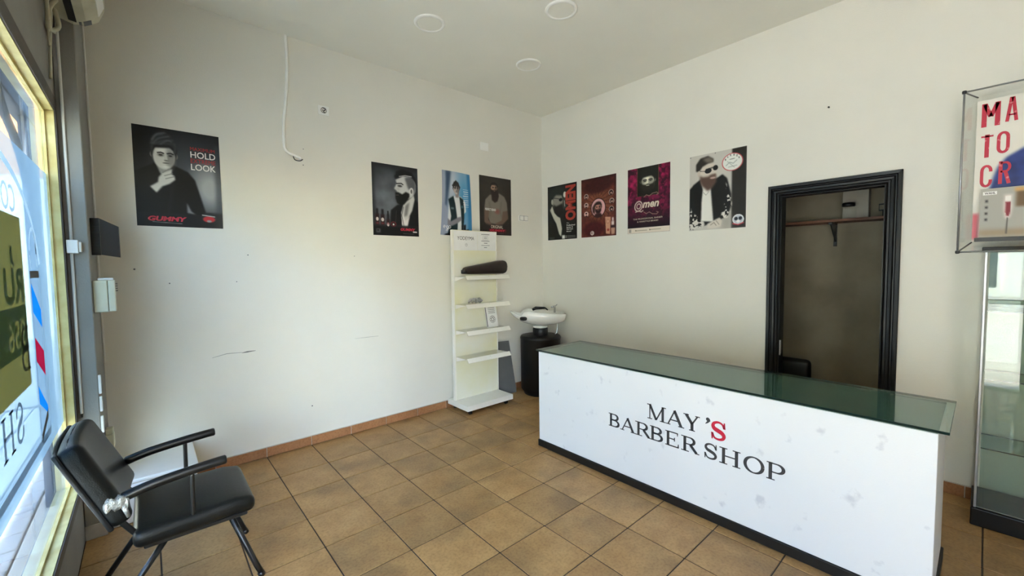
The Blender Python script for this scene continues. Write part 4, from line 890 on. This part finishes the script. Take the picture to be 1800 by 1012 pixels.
# ------------------------------------------------------------------ small fittings on the back wall
def plate(name, label, x0, x1, z0, z1, cat, t=.012):
    o = thing(name, label, cat, ((x0+x1)/2, 0, z0)); ch('cover_plate', bx((x0, -t, z0), (x1, -.0004, z1), .003, 2), M['white_pl'], o); return o
so = plate('wall_socket', 'white wall socket high on the back wall right of the hanging cable', -2.642, -2.556, 2.758, 2.832, 'socket')
PA = Plane((-2.642, -.0125, 2.832), (1, 0, 0), (0, 0, -1), (0, -1, 0))
ch('socket_well', ring(PA, .043, .037, .024, .024, .005, .0006, 24), M['grey_pl'], so, label='grey ring of the socket')
ch('socket_hole', join(disc(PA, .034, .037, .0045, .0045, .0006, 10), disc(PA, .052, .037, .0045, .0045, .0006, 10)), M['black_pl'], so, label='dark pin holes')
ch('loose_wire', tube(NB(), bez([(-2.61, -.012, 2.815), (-2.585, -.02, 2.805), (-2.605, -.022, 2.785), (-2.588, -.015, 2.775)], 5), .003, 6), M['black_pl'], so, True, 'short dark loose wire')
plate('blank_plate', 'blank white cover plate high on the back wall near the corner', -.967, -.852, 2.752, 2.840, 'cover plate', .010)
sw = plate('wall_switch', 'double white light switch low beside the corner poster', -.405, -.255, 2.015, 2.083, 'switch')
for k in range(2):
    ch('rocker', bx((-.392+k*.068, -.0155, 2.024), (-.332+k*.068, -.0122, 2.074), .002), M['white_pl'], sw)
    ch('surround', bx((-.396+k*.068, -.0130, 2.020), (-.328+k*.068, -.0121, 2.078)), M['grey_pl'], sw, label='grey outline of the rocker')
bm = tube(NB(), bez([(-2.868, -.014, 3.31), (-2.866, -.014, 3.10), (-2.882, -.014, 2.84), (-2.906, -.014, 2.635), (-2.908, -.014, 2.45), (-2.885, -.014, 2.405), (-2.84, -.015, 2.388), (-2.79, -.014, 2.370)], 8), .0115, 8)
cbl = tag(obj('wall_cable', bm, M['cable'], smooth=True), 'painted white cable running down the back wall from the ceiling', 'cable')
tag(obj('wire_end', tube(NB(), bez([(-2.845, -.008, 2.38), (-2.835, -.016, 2.352), (-2.80, -.016, 2.348), (-2.775, -.006, 2.365)], 6), .0035, 6), M['black_pl'], smooth=True), 'thin dark wire loop at the lower end of the wall cable', 'wire')
wb_ = bpy.data.objects['wall_back']
for (x, z, r) in ((-3.83, 1.49, .009), (-3.655, 1.39, .007), (-3.186, 1.588, .007), (-3.266, 1.388, .006), (-2.378, 1.584, .006), (-2.774, .327, .009), (-2.766, 2.451, .006), (-2.771, 2.322, .007)):
    ch('screw_hole', lathe(NB(), (x, 0, z), [(r, -.002), (r*.8, .002)], 10) if False else tube(NB(), [(x, -.003, z), (x, -.0003, z)], [r*.45, r*.6], 10), M['ink_grey'], wb_)
PW = Plane((0, -.0008, 0), (1, 0, 0), (0, 0, -1), (0, -1, 0))
ch('scuff_mark', strip(PW, [(-3.255, -.848), (-3.22, -.851), (-3.165, -.853)], [.003, .011, .003], 0), M['grey_pl'], wb_, label='dark scuff mark')
ch('scuff_mark', join(strip(PW, [(-3.44, -.838), (-3.35, -.856), (-3.255, -.852)], [.002, .005, .003], 0), strip(PW, [(-2.40, -.849), (-2.30, -.848), (-2.18, -.846)], [.001, .003, .002], 0)), M['scuff'], wb_)
wr_ = bpy.data.objects['wall_right']
ch('nail', tube(NB(), [(-.012, -2.915, 2.596), (-.0003, -2.915, 2.597)], .006, 8), M['black_pl'], wr_)

# ------------------------------------------------------------------ fittings on the corner pilaster
jb = thing('junction_box', 'small white junction box on the conduit beside the window', 'box', (-4.054, -.50, 1.577))
ch('case', bx((-4.082, -.515, 1.577), (-4.038, -.4805, 1.647), .003, 2), M['white_pl'], jb); ch('clip', bx((-4.037, -.508, 1.583), (-4.027, -.4805, 1.638), .002), M['white_pl'], jb)
tag(obj('conduit', tube(NB(), [(-4.064, -.488, 1.648), (-4.064, -.488, 2.90)], .0065, 8), M['white_pl'], smooth=True), 'thin white conduit rising from the junction box to the air conditioner', 'conduit')
cd2 = thing('conduit', 'thin white conduit dropping below the junction box, cut short at its end', 'conduit', (-4.066, -.488, .70))
ch('pipe', tube(NB(), [(-4.066, -.488, 1.576), (-4.070, -.488, .71)], .0065, 8), M['white_pl'], cd2, True); ch('cut_end', tube(NB(), [(-4.070, -.488, .709), (-4.070, -.488, .690)], .004, 8), M['black_pl'], cd2, label='dark cable end')
bxk = thing('router', 'flat black box mounted on the pilaster above the beige box', 'router', (-3.96, -.28, 1.57))
bm = NB(); prism(bm, [(-3.999, -.36, 1.572), (-3.962, -.36, 1.572), (-3.962, -.36, 1.782), (-3.999, -.36, 1.780)], (0, .03, 0))
for k in range(5): box(bm, (-3.996, -.363, 1.59+k*.036), (-3.966, -.360, 1.60+k*.036))
ch('ridged_side', bm, M['black_pl'], bxk)
bm = NB(); prism(bm, [(-3.961, -.345, 1.574), (-3.885, -.290, 1.560), (-3.885, -.290, 1.742), (-3.961, -.345, 1.782)], (.002, .028, 0)); ch('face_panel', bm, M['blue_grey_pl'], bxk, label='slate coloured face panel')
ic = thing('intercom', 'beige plastic intercom box on the pilaster below the black box', 'intercom', (-3.955, -.42, 1.25))
ch('case', bx((-3.999, -.45, 1.250), (-3.940, -.40, 1.428), .005, 2), M['beige_pl'], ic); ch('lid', bx((-3.938, -.45, 1.252), (-3.908, -.40, 1.428), .005, 2), M['beige_pl'], ic); ch('top_catch', bx((-3.978, -.44, 1.429), (-3.915, -.41, 1.442), .002), M['white_pl'], ic)
bm = NB()
for k in range(4): box(bm, (-3.9085, -.43, 1.365+k*.013), (-3.899, -.41, 1.371+k*.013))
ch('vent_tooth', bm, M['grey_pl'], ic)
tag(obj('bell_wire', tube(NB(), [(-3.996, -.03, 3.2), (-3.995, -.03, 2.0), (-3.995, -.035, .90)], .006, 6), M['white_pl'], smooth=True), 'thin white wire running down the pilaster in the back corner', 'wire')
for z0, z1, lb in ((.905, .80, 'topmost of three white cable clips low on the pilaster edge'), (.785, .70, 'middle of three white cable clips low on the pilaster edge'), (.675, .58, 'lowest of three white cable clips on the pilaster edge')):
    c = thing('cable_clip', lb, 'clip', (-3.99, -.47, z1), 'cable clips'); ch('channel', bx((-3.9995, -.478, z1), (-3.988, -.462, z0), .002), M['white_pl'], c); ch('lip', bx((-3.9875, -.474, z1+.01), (-3.985, -.466, z0-.01)), M['grey_pl'], c)
pb = thing('socket_box', 'small cream socket box at the foot of the pilaster behind the armchair', 'box', (-3.985, -.24, .42)); ch('case', bx((-3.999, -.28, .42), (-3.962, -.20, .50), .004, 2), M['beige_pl'], pb); ch('cap', bx((-3.9985, -.27, .501), (-3.965, -.21, .535), .003), M['beige_pl'], pb)
lb_ = thing('low_box', 'low white box against the back wall behind the armchair', 'box', (-3.79, -.24, 0))
ch('body', bx((-3.998, -.44, 0), (-3.585, -.012, .235), .012, 3), M['white_pl'], lb_); ch('top', bx((-3.999, -.45, .236), (-3.577, -.008, .26), .008, 3), M['white_pl'], lb_)

# ------------------------------------------------------------------ air conditioner over the window, with loose cables
ac = thing('air_conditioner', 'aged white air conditioner high above the shop window', 'air conditioner', (-3.98, -.95, 2.76))
pro = [(XW+.002, 2.80), (XW+.09, 2.775), (XW+.14, 2.785), (XW+.185, 2.82), (XW+.21, 2.88), (XW+.215, 2.98), (XW+.20, 3.06), (XW+.15, 3.08), (XW+.002, 3.08)]
bm = NB(); prism(bm, [(x, -.50, z) for x, z in pro], (0, -.82, 0)); ch('body', bm, M['ac'], ac)
bm = NB(); prism(bm, [(XW+.212, -.56, 2.875), (XW+.190, -.56, 2.822), (XW+.185, -.56, 2.826), (XW+.205, -.56, 2.878)], (0, -.70, 0)); ch('flap', bm, M['white_pl'], ac)
bm = NB(); prism(bm, [(XW+.075, -.55, 2.775), (XW+.105, -.55, 2.773), (XW+.105, -.55, 2.768), (XW+.075, -.55, 2.772)], (0, -.72, 0)); ch('louver_slot', bm, M['black_pl'], ac, label='dark air outlet slot')
bm = NB(); prism(bm, [(XW+.13, -.505, 2.7785), (XW+.16, -.505, 2.797), (XW+.16, -.505, 2.7955), (XW+.13, -.505, 2.777)], (0, -.05, 0)); ch('print_label', bm, M['ink_grey'], ac)
bm = NB(); prism(bm, [(XW+.112, -.505, 2.7785), (XW+.122, -.505, 2.7805), (XW+.122, -.505, 2.7785), (XW+.112, -.505, 2.7765)], (0, -.035, 0)); ch('print_label', bm, M['ink_grey'], ac)
for pts, r, lb in (([(-4.06, -.60, 2.80), (-4.05, -.56, 2.72), (-4.075, -.66, 2.66), (-4.06, -.75, 2.72), (-4.04, -.72, 2.78)], .010, 'thick looped white cable hanging under the air conditioner'),
                   ([(-4.07, -.58, 2.79), (-4.078, -.62, 2.60), (-4.080, -.66, 2.42)], .006, 'thin grey cable hanging straight down the wall under the air conditioner'),
                   ([(-4.05, -.90, 2.79), (-4.06, -.82, 2.70), (-4.075, -.66, 2.68), (-4.07, -.52, 2.70)], .007, 'white cable running sideways under the air conditioner'),
                   ([(-4.07, -.70, 2.69), (-4.08, -.64, 2.62), (-4.08, -.60, 2.55)], .005, 'short white cable tail under the air conditioner')):
    tag(obj('loose_cable', tube(NB(), bez(pts, 6), r, 8), M['ac'], smooth=True), lb, 'cable')

# ------------------------------------------------------------------ display stand with shelves
ds = thing('display_stand', 'cream steel display stand on castors against the back wall', 'display stand', (-1.165, -.2, 0))
bm = bx((-1.462, -.390, .050), (-.868, -.030, .103), .004, 2); ch('base', bm, M['stand'], ds)
ch('back_panel', bx((-1.428, -.145, .1035), (-.880, -.118, 1.852), .002), M['standback'], ds)
ch('upright', bx((-1.446, -.150, .1035), (-1.4285, -.113, 1.852), .002), M['stand'], ds); ch('upright', bx((-.8795, -.150, .1035), (-.868, -.113, 1.852), .002), M['stand'], ds)
for x in (-1.40, -.93):
    for y in (-.34, -.075):
        o = ch('castor', join(tube(NB(), [(x-.010, y, .0245), (x+.010, y, .0245)], .024, 14), bx((x-.013, y-.014, .026), (x+.013, y+.014, .0495), .002)), M['black_pl'], ds, label='black castor')
HP = Plane((-1.428, -.1455, 1.850), (1, 0, 0), (0, 0, -1), (0, -1, 0))
hc = ch('header_card', bx((-1.426, -.1475, 1.645), (-1.130, -.1455, 1.846)), M['paper'], ds); h2 = ch('header_card', bx((-1.127, -.1475, 1.645), (-.882, -.1455, 1.846)), M['paper'], ds)
ch('lettering', text_bm('YODEYMA', HP, .045, .255, .062, .098, .003), M['ink_black'], hc); ch('emblem', join(ring(HP, .155, .148, .015, .015, .002, .003, 18), text_bm('Y', HP, .149, .161, .140, .156, .003)), M['ink_grey'], hc)
bm = rect(HP, .35, .46, .030, .036, .003); rect(HP, .35, .46, .100, .105, .003, bm); rect(HP, .35, .46, .147, .151, .003, bm)
for a, b, c, d in ((.37, .44, .050, .0515), (.37, .44, .090, .0915), (.37, .3715, .05, .09), (.4385, .44, .05, .09), (.385, .425, .060, .064), (.385, .425, .074, .078), (.385, .43, .122, .128), (.385, .425, .168, .174)): rect(HP, a, b, c, d, .003, bm)
ch('printed_lines', bm, M['ink_grey'], h2)
for k, z in enumerate((1.375, 1.092, .826, .553)):
    o = ch('shelf', bx((-1.425, -.345, z), (-.872, -.150, z+.005)), M['acrylic'], ds)
    bm = NB(); prism(bm, [(-1.43, -.346, z+.010), (-1.43, -.372, z-.030), (-1.43, -.375, z-.028), (-1.43, -.349, z+.012)], (.555, 0, 0)); ch('price_rail', bm, M['stand'], o)
    ch('clip', bx((-1.150, -.3515, z-.005), (-1.142, -.3505 -.006, z+.002)), M['black_pl'], o)
    for x in (-1.424, -.878):
        bm = NB(); prism(bm, [(x, -.150, z-.001), (x, -.150, z-.045), (x, -.335, z-.001)], (.004, 0, 0)); ch('bracket', bm, M['stand'], o)
# things on the stand
nk = thing('neck_cushion', 'dark brown padded cushion lying on the top shelf of the display stand', 'cushion', (-1.10, -.25, 1.381))
def nkd(p): 
    t = (p.x+.26)/.52; return Vector((p.x, p.y*(.65+.5*t), p.z*(.68+.80*t)+.036*t))
ch('pad', rbox(NB(), (-1.12, -.248, 1.435), (.26, .085, .050), .045, 3, 6, nkd), M['brown'], nk, True); ch('end_cap', lathe(NB(), (-1.383, -.248, 1.405), [(.012, 0), (.026, .004), (.026, .036), (.012, .042)], 14), M['black_pl'], nk, True)
jw = thing('foil_bundle', 'crumpled silver wire bundle on the second shelf of the display stand', 'bundle', (-1.27, -.25, 1.098))
for k in range(4):
    a = k*.8; ch('coil', tube(NB(), [(-1.28+k*.022+.045*math.cos(t), -.25+.03*math.sin(t+a), 1.129+.022*math.sin(2*t+a)) for t in np.linspace(0, 2*math.pi, 20)[:-1]], .006, 6, closed=True), M['tape'], jw, True)
ch('foil_wad', rbox(NB(), (-1.20, -.25, 1.126), (.04, .025, .018), .014, 2, 3, lambda p: Vector((p.x, p.y, p.z*(1+.5*math.sin(p.x*140))))), M['tape'], jw, True)
cdp = thing('price_card', 'white printed card with a rosette leaning on the third shelf', 'card', (-1.02, -.24, .832))
b = NB(); prism(b, [(-1.10, -.255, .832), (-.945, -.255, .832), (-.945, -.205, 1.065), (-1.10, -.205, 1.065)], (0, .002, 0)); ch('card', b, M['paper'], cdp)
KP = Plane((-1.10, -.2065, 1.065), (1, 0, 0), Vector((0, -.05, -.233)).normalized(), Vector((0, -.233, .05)).normalized())
bm = NB()
for k in range(8): ring(KP, .085+.026*math.cos(k*math.pi/4), .155+.026*math.sin(k*math.pi/4), .014, .014, .003, .0015, 12, bm)
for k in range(4): rect(KP, .04, .13, .03+.018*k, .034+.018*k, .0015, bm)
rect(KP, .004, .012, .02, .23, .0015, bm)
ch('print', bm, M['ink_black'], cdp)
gb = NB(); prism(gb, [(-.86, -.10, .001), (-.565, -.10, .001), (-.60, -.012, .600), (-.86, -.012, .610)], (0, -.008, 0)); tag(obj('grey_board', gb, M['greyboard']), 'plain grey board leaning on the wall behind the display stand', 'board')

# ------------------------------------------------------------------ backwash basin
PC = Vector((-.362, -.308, 0)); bs = thing('backwash_basin', 'white ceramic hair washing basin on a black drum pedestal in the corner', 'basin', tuple(PC))
ch('pedestal', lathe(NB(), tuple(PC), [(.195, 0), (.205, .03), (.230, .06), (.232, .635), (.236, .640), (.236, .655), (.226, .672), (.205, .676)], 40), M['black_lacquer'], bs, True, 'black drum pedestal')
ch('collar', lathe(NB(), (PC.x, PC.y, .677), [(.085, 0), (.088, .004), (.088, .075), (.083, .080)], 28), M['black_pl'], bs, True, 'black swivel collar')
ch('ring', lathe(NB(), (PC.x, PC.y, .758), [(.070, 0), (.082, .006), (.090, .022), (.075, .03)], 28), M['ceramic'], bs, True)
ux = Vector((.751, -.660, 0)); uy = Vector((.660, .751, 0))
def bowl_pt(s, t, outer=True):
    """s along the long axis (-1 neck rest tip .. 1 tap end), t across angle"""
    return None
bm = NB(); rows = []
st_ = [(-.33, .945, .955, .03), (-.315, .925, .957, .07), (-.285, .893, .945, .105), (-.25, .865, .925, .13), (-.21, .838, .918, .15), (-.185, .825, .955, .16), (-.13, .808, .968, .175), (-.05, .795, .955, .185), (.05, .790, .945, .19), (.14, .797, .937, .185), (.21, .812, .930, .175), (.25, .830, .928, .16), (.265, .87, .927, .14), (.268, .90, .926, .12)]
for s, zb, zt, wd in st_:
    r = []
    for k in range(13):          # outer, from one rim under to the other rim
        a = math.pi*k/12; r.append((s, -wd*math.cos(a), zt-(zt-zb)*math.sin(a)**.7))
    inn = max(.008, wd-.022); dep = max(.003, (zt-zb-.02))
    for k in range(13):          # inner
        a = math.pi*(12-k)/12; r.append((s, -inn*math.cos(a), zt+.002-dep*math.sin(a)**.8*.85))
    rows.append([bm.verts.new(PC+ux*(p[0]*1.06)+uy*p[1]+Vector((0, 0, p[2]))) for p in r])
for A, B in zip(rows, rows[1:]):
    n = len(A)
    for k in range(n): bm.faces.new((A[k], A[(k+1) % n], B[(k+1) % n], B[k]))
bm.faces.new(list(reversed(rows[0]))); bm.faces.new(rows[-1]); bmesh.ops.recalc_face_normals(bm, faces=bm.faces)
ch('bowl', bm, M['ceramic'], bs, True)
bw = lambda s, t, z: PC+ux*s+uy*t+Vector((0, 0, z))
ch('neck_pad', rbox(NB(), tuple(bw(-.20, -.155, .885)), (.035, .035, .022), .02, 2, 3), M['black_pl'], bs, True, 'black gel neck pad')
ch('tap', join(tube(NB(), [bw(.17, .02, .93), bw(.17, .02, .99), bw(.165, .0, 1.005), bw(.13, -.03, 1.0)], .012, 10), tube(NB(), [bw(.17, .02, 1.0), bw(.20, .05, 1.02)], .006, 8)), M['chrome'], bs, True, 'chrome tap')
ch('shower_head', join(tube(NB(), [bw(-.09, .03, .965), bw(-.05, .03, .985), bw(.06, .03, .985)], [.014, .018, .012], 10), tube(NB(), [bw(.06, .03, .985), bw(.09, .04, .96)], .008, 8)), M['black_pl'], bs, True, 'black hand shower')
ch('hose', tube(NB(), bez([bw(.20, .0, .82), bw(.20, .0, .76), bw(.19, 0, .70), bw(.17, 0, .679)], 5), .010, 8), M['chrome'], bs, True, 'chrome hose')

# ------------------------------------------------------------------ glass display cabinet with acrylic case on top
cb = thing('display_cabinet', 'tall glass display cabinet with black base at the right edge', 'cabinet', (-.19, -4.1, 0))
KX0, KX1, KY0, KY1, KT = -.365, -.02, -3.687, -4.55, 1.548
ch('base', bx((KX0, KY1, 0), (KX1, KY0, .10), .006, 2), M['black_wood'], cb); ch('base_deck', bx((KX0+.02, KY1+.02, .1005), (KX1-.02, KY0-.02, .106)), M['greyboard'], cb)
ch('top_frame', bx((KX0, KY1, KT-.025), (KX1, KY0, KT), .003), M['black_pl'], cb)
ins = .012
ch('front_pane', bx((KX0+ins, KY1+.03, .106), (KX0+ins+.005, KY0-.03, KT-.026)), M['cglass'], cb); ch('side_pane', bx((KX0+.03, KY0-ins-.005, .106), (KX1-.03, KY0-ins, KT-.026)), M['cglass'], cb)
ch('side_pane', bx((KX0+.03, KY1+ins, .106), (KX1-.03, KY1+ins+.005, KT-.026)), M['cglass'], cb); ch('back_pane', bx((KX1-ins-.005, KY1+.03, .106), (KX1-ins, KY0-.03, KT-.026)), M['cglass'], cb)
for x in (KX0+.010, KX1-.022):
    for y in (KY0-.022, KY1+.010): ch('post', bx((x, y, .1), (x+.012, y+.012, KT-.0255), .002), M['alu'], cb)
for z in (1.197, .822, .436):
    bm = bx((KX0+.024, KY1+.03, z), (KX1-.03, KY0-.028, z+.006))
    for f in bm.faces:
        if abs(f.normal.z) < .5: f.material_index = 1
    ch('shelf', bm, [M['cglass'], M['gedge']], cb)
# acrylic case: splayed tray with its rods, standing on the cabinet
ca = thing('acrylic_case', 'clear acrylic case standing on top of the glass cabinet', 'display case', (-.35, -4.1, KT+.002))
Fr = [Vector((-.45, -3.598, 1.523)), Vector((-.45, -3.598, 2.372)), Vector((-.45, -4.60, 2.372)), Vector((-.45, -4.60, 1.523))]
Bk = [Vector((-.30, -3.645, 1.577)), Vector((-.30, -3.645, 2.368)), Vector((-.30, -4.55, 2.368)), Vector((-.30, -4.55, 1.577))]
for i in range(4):
    j = (i+1) % 4; ch('rod', tube(NB(), [Fr[i], Fr[j]], .0045, 8), M['alu'], ca, True)
    ch('rod', tube(NB(), [Fr[i], Bk[i]], .0035, 8), M['grey_pl'], ca, True); ch('corner_cap', rbox(NB(), tuple(Fr[i]), (.009, .009, .009), .006, 2, 1), M['black_pl'], ca, True)
    bm = NB(); n_ = (Fr[j]-Fr[i]).cross(Bk[i]-Fr[i]).normalized()*.002; prism(bm, [Fr[i], Fr[j], Bk[j], Bk[i]], n_); ch('acrylic_sheet', bm, M['acrylic'], ca)
ch('back_sheet', bx((-.298, -4.55, 1.577), (-.294, -3.645, 2.368)), M['acrylic'], ca)
# advertising poster inside the case
pp = Plane((-.3005, -3.645, 2.345), (0, -1, 0), (0, 0, -1), (-1, 0, 0))
P = Paint(.62, .765, 130, 160, (222, 218, 208)); P.noise(5, .05, seed=41)
P.poly([(.085, .66), (.11, .55), (.135, .48), (.18, .42), (.27, .37), (.42, .31), (.62, .30), (.80, .36), (1, .42), (1, 1), (.06, 1)], (44, 60, 124), 1); P.noise(14, .45, [(.085, .66), (.135, .48), (.27, .37), (.62, .30), (1, .42), (1, 1), (.06, 1)], seed=42)
P.line([(.20, .46), (.24, .56), (.22, .70)], .02, (30, 40, 86), 2); P.rect(0, .80, .035, .98, (206, 90, 104), 1)
ap = thing('poster', 'white poster with distressed red capitals inside the acrylic case', 'poster', (-.305, -3.95, 1.578))
ch('sheet', bx((-.3035, -4.265, 1.580), (-.3005, -3.645, 2.345)), M['paper'], ap)
pq = Plane((-.3035, -3.645, 2.345), (0, -1, 0), (0, 0, -1), (-1, 0, 0)); poster(P, Flat(pq, .62, .765, .0008), 'picture', ap)
BL = {'M': [([(.12, 0), (.12, 1)], .24), ([(.88, 0), (.88, 1)], .24), ([(.15, .97), (.5, .42)], .22), ([(.85, .97), (.5, .42)], .22)],
      'A': [([(.13, 0), (.44, 1)], .24), ([(.87, 0), (.56, 1)], .24), ([(.25, .27), (.75, .27)], .15), ([(.36, .96), (.64, .96)], .08)],
      'T': [([(.5, 0), (.5, 1)], .30), ([(0, .92), (1, .92)], .16)],
      'O': [(arc(.5, .72, .38, .21, 0, 180, 10) + arc(.5, .28, .38, .21, 180, 360, 10) + [(.88, .72)], .24)],
      'C': [([(.88, .68)] + arc(.5, .72, .38, .21, 0, 180, 10) + arc(.5, .28, .38, .21, 180, 360, 10) + [(.88, .34)], .24)],
      'R': [([(.13, 0), (.13, 1)], .26), ([(.13, .93), (.55, .93)] + arc(.58, .74, .30, .19, 80, -80, 8) + [(.13, .54)], .20), ([(.55, .52), (.86, 0)], .26)]}
for c, y0_, y1_, z0_, z1_ in (('M', 3.664, 3.727, 2.325, 2.200), ('A', 3.747, 3.790, 2.335, 2.210), ('T', 3.664, 3.708, 2.158, 2.035), ('O', 3.722, 3.765, 2.165, 2.045), ('C', 3.667, 3.709, 1.998, 1.872), ('R', 3.733, 3.775, 2.005, 1.885)):
    bm = NB(); sx, sy = y1_-y0_, z0_-z1_
    for pts, w_ in BL[c]: strip(pq, [(y0_-3.645+x*sx, 2.345-z1_-y*sy) for x, y in pts], w_*sx*1.25, .0018, bm)
    ch('lettering', bm, M['ink_pink'], ap)
# clipper board standing in front of the poster
kb = thing('clipper_board', 'grey advertising board with a hair clipper in front of the red lettered poster', 'board', (-.335, -3.95, 1.579))
P = Paint(.58, .262, 150, 68, (168, 166, 158)); P.rect(0, .84, 1, .97, (150, 128, 96), 3, .8)
for k in range(4): P.rect(.026, .22+.125*k, .052, .295+.125*k, (140, 138, 132), 0); P.ell(.039, .257+.125*k, .008, .022, (60, 60, 60), .4)
cx_ = lambda u: .138+(u-.205)*.47
P.rect(cx_(.205), .145, cx_(.335), .16, (200, 198, 190), 1); P.poly([(cx_(u), v) for u, v in ((.225, .16), (.315, .16), (.325, .42), (.305, .60), (.275, .65), (.24, .62), (.218, .42))], (224, 212, 206), 1); P.poly([(cx_(u), v) for u, v in ((.236, .30), (.305, .30), (.302, .50), (.288, .58), (.256, .58), (.241, .50))], (136, 44, 56), 0); P.rect(cx_(.235), .18, cx_(.305), .27, (236, 232, 226), 0); P.line([(cx_(.270), .62), (cx_(.266), .78), (cx_(.262), .93)], .008, (70, 66, 62))
P.rect(.215, .08, .34, .40, (110, 88, 62), 1); P.rect(.205, .02, .34, .10, (206, 160, 100), 1)
ch('panel', bx((-.3355, -4.252, 1.600), (-.330, -3.672, 1.862)), M['greyboard'], kb); kp = Plane((-.3355, -3.672, 1.862), (0, -1, 0), (0, 0, -1), (-1, 0, 0)); poster(P, Flat(kp, .58, .262, .0008), 'picture', kb)
ch('foot_strip', bx((-.345, -4.252, 1.579), (-.325, -3.655, 1.5995)), M['black_pl'], kb, label='black foot strip')
bm = rect(kp, .008, .058, .016, .034, .0014); ch('name_tab', bm, M['ink_white'], kb); ch('lettering', text_bm('WAHL', kp, .014, .053, .019, .031, .0018, bold=.02), M['ink_black'], kb)

# ------------------------------------------------------------------ armchair by the window
ar = thing('armchair', 'worn black leatherette armchair by the shop window', 'armchair', (-3.65, -1.21, 0))
SX0, SX1, SY0, SY1 = -3.862, -3.432, -1.452, -.985
def seatd(p):
    u = p.x/.215; v = p.y/.233
    z = p.z + (.012*(1-u*u)*(1-v*v) if p.z > 0 else 0) + .012*u*u*(1 if u > 0 else .3)*(-1 if u > .8 else 1)*.6
    return Vector((p.x, p.y*(1-.05*u), z))
ch('seat', rbox(NB(), ((SX0+SX1)/2, (SY0+SY1)/2, .375), (.218, .233, .038), .032, 4, 8, seatd), M['leather'], ar, True)
ch('seat_pan', bx((SX0+.03, SY0+.03, .318), (SX1-.03, SY1-.03, .337), .004), M['black_pl'], ar)
# backrest: slab tilted back
bt = Matrix.Rotation(math.radians(-23), 3, 'Y')
def backd(p):
    u = p.y/.225; v = p.z/.175
    return Vector((p.x-.020*(1-u*u)*(1 if p.x > 0 else .4)+.018*v*v*0-.0, p.y*(1-.05*v), p.z))
ch('backrest', rbox(NB(), (-3.958, -1.215, .634), (.044, .226, .187), .034, 4, 8, backd, bt), M['leather'], ar, True)
ch('back_shell', rbox(NB(), (-3.993, -1.215, .6195), (.010, .226, .186), .009, 2, 6, backd, bt), M['black_pl'], ar, True, 'black hard rear shell')
for y, yy in ((-1.432, -1.405), (-1.0, -1.025)):
    n = 'armrest'
    path = bez([(-3.895, y, .565), (-3.80, y, .588), (-3.68, y, .603), (-3.58, y, .612), (-3.535, y, .614)], 5)
    bm = NB(); tube(bm, path, [.013]+[.020]*(len(path)-2)+[.016], 12)
    ch('armrest', bm, M['arm'], ar, True)
    ch('arm_post', tube(NB(), bez([(-3.662, y, .600), (-3.664, y, .45), (-3.666, y, .365), (-3.660, y+(.02 if y < -1.2 else -.02), .345)], 5), .009, 8), M['blackmetal'], ar, True)
    ch('back_strut', tube(NB(), [(-3.885, yy, .545), (-3.915, yy, .49), (-3.86, yy, .40), (-3.80, yy, .328)], .011, 8), M['blackmetal'], ar, True)
    ch('leg', join(tube(NB(), [(-3.525, yy, .322), (-3.435, y, .055), (-3.418, y, .012)], .0125, 8), tube(NB(), [(-3.424, y, .020), (-3.415, y, 0)], .0145, 8)), M['blackmetal'], ar, True)
    ch('leg', tube(NB(), [(-3.76, yy, .326), (-3.86, y, .20), (-4.00, y, .0)], .0125, 8), M['blackmetal'], ar, True)
tp = lambda p: Vector((p.x, p.y+.006*math.sin(p.x*300), p.z+.006*math.sin(p.x*190+p.y*120)))
ch('tape_wrap', join(rbox(NB(), (-3.905, -1.436, .555), (.040, .024, .026), .018, 3, 5, tp), tube(NB(), [(-3.93, -1.43, .55), (-3.945, -1.43, .51)], [.016, .010], 8), tube(NB(), [(-3.885, -1.45, .545), (-3.87, -1.45, .49)], [.010, .007], 8)), M['tape'], ar, True, 'crumpled silver tape round the arm joint')
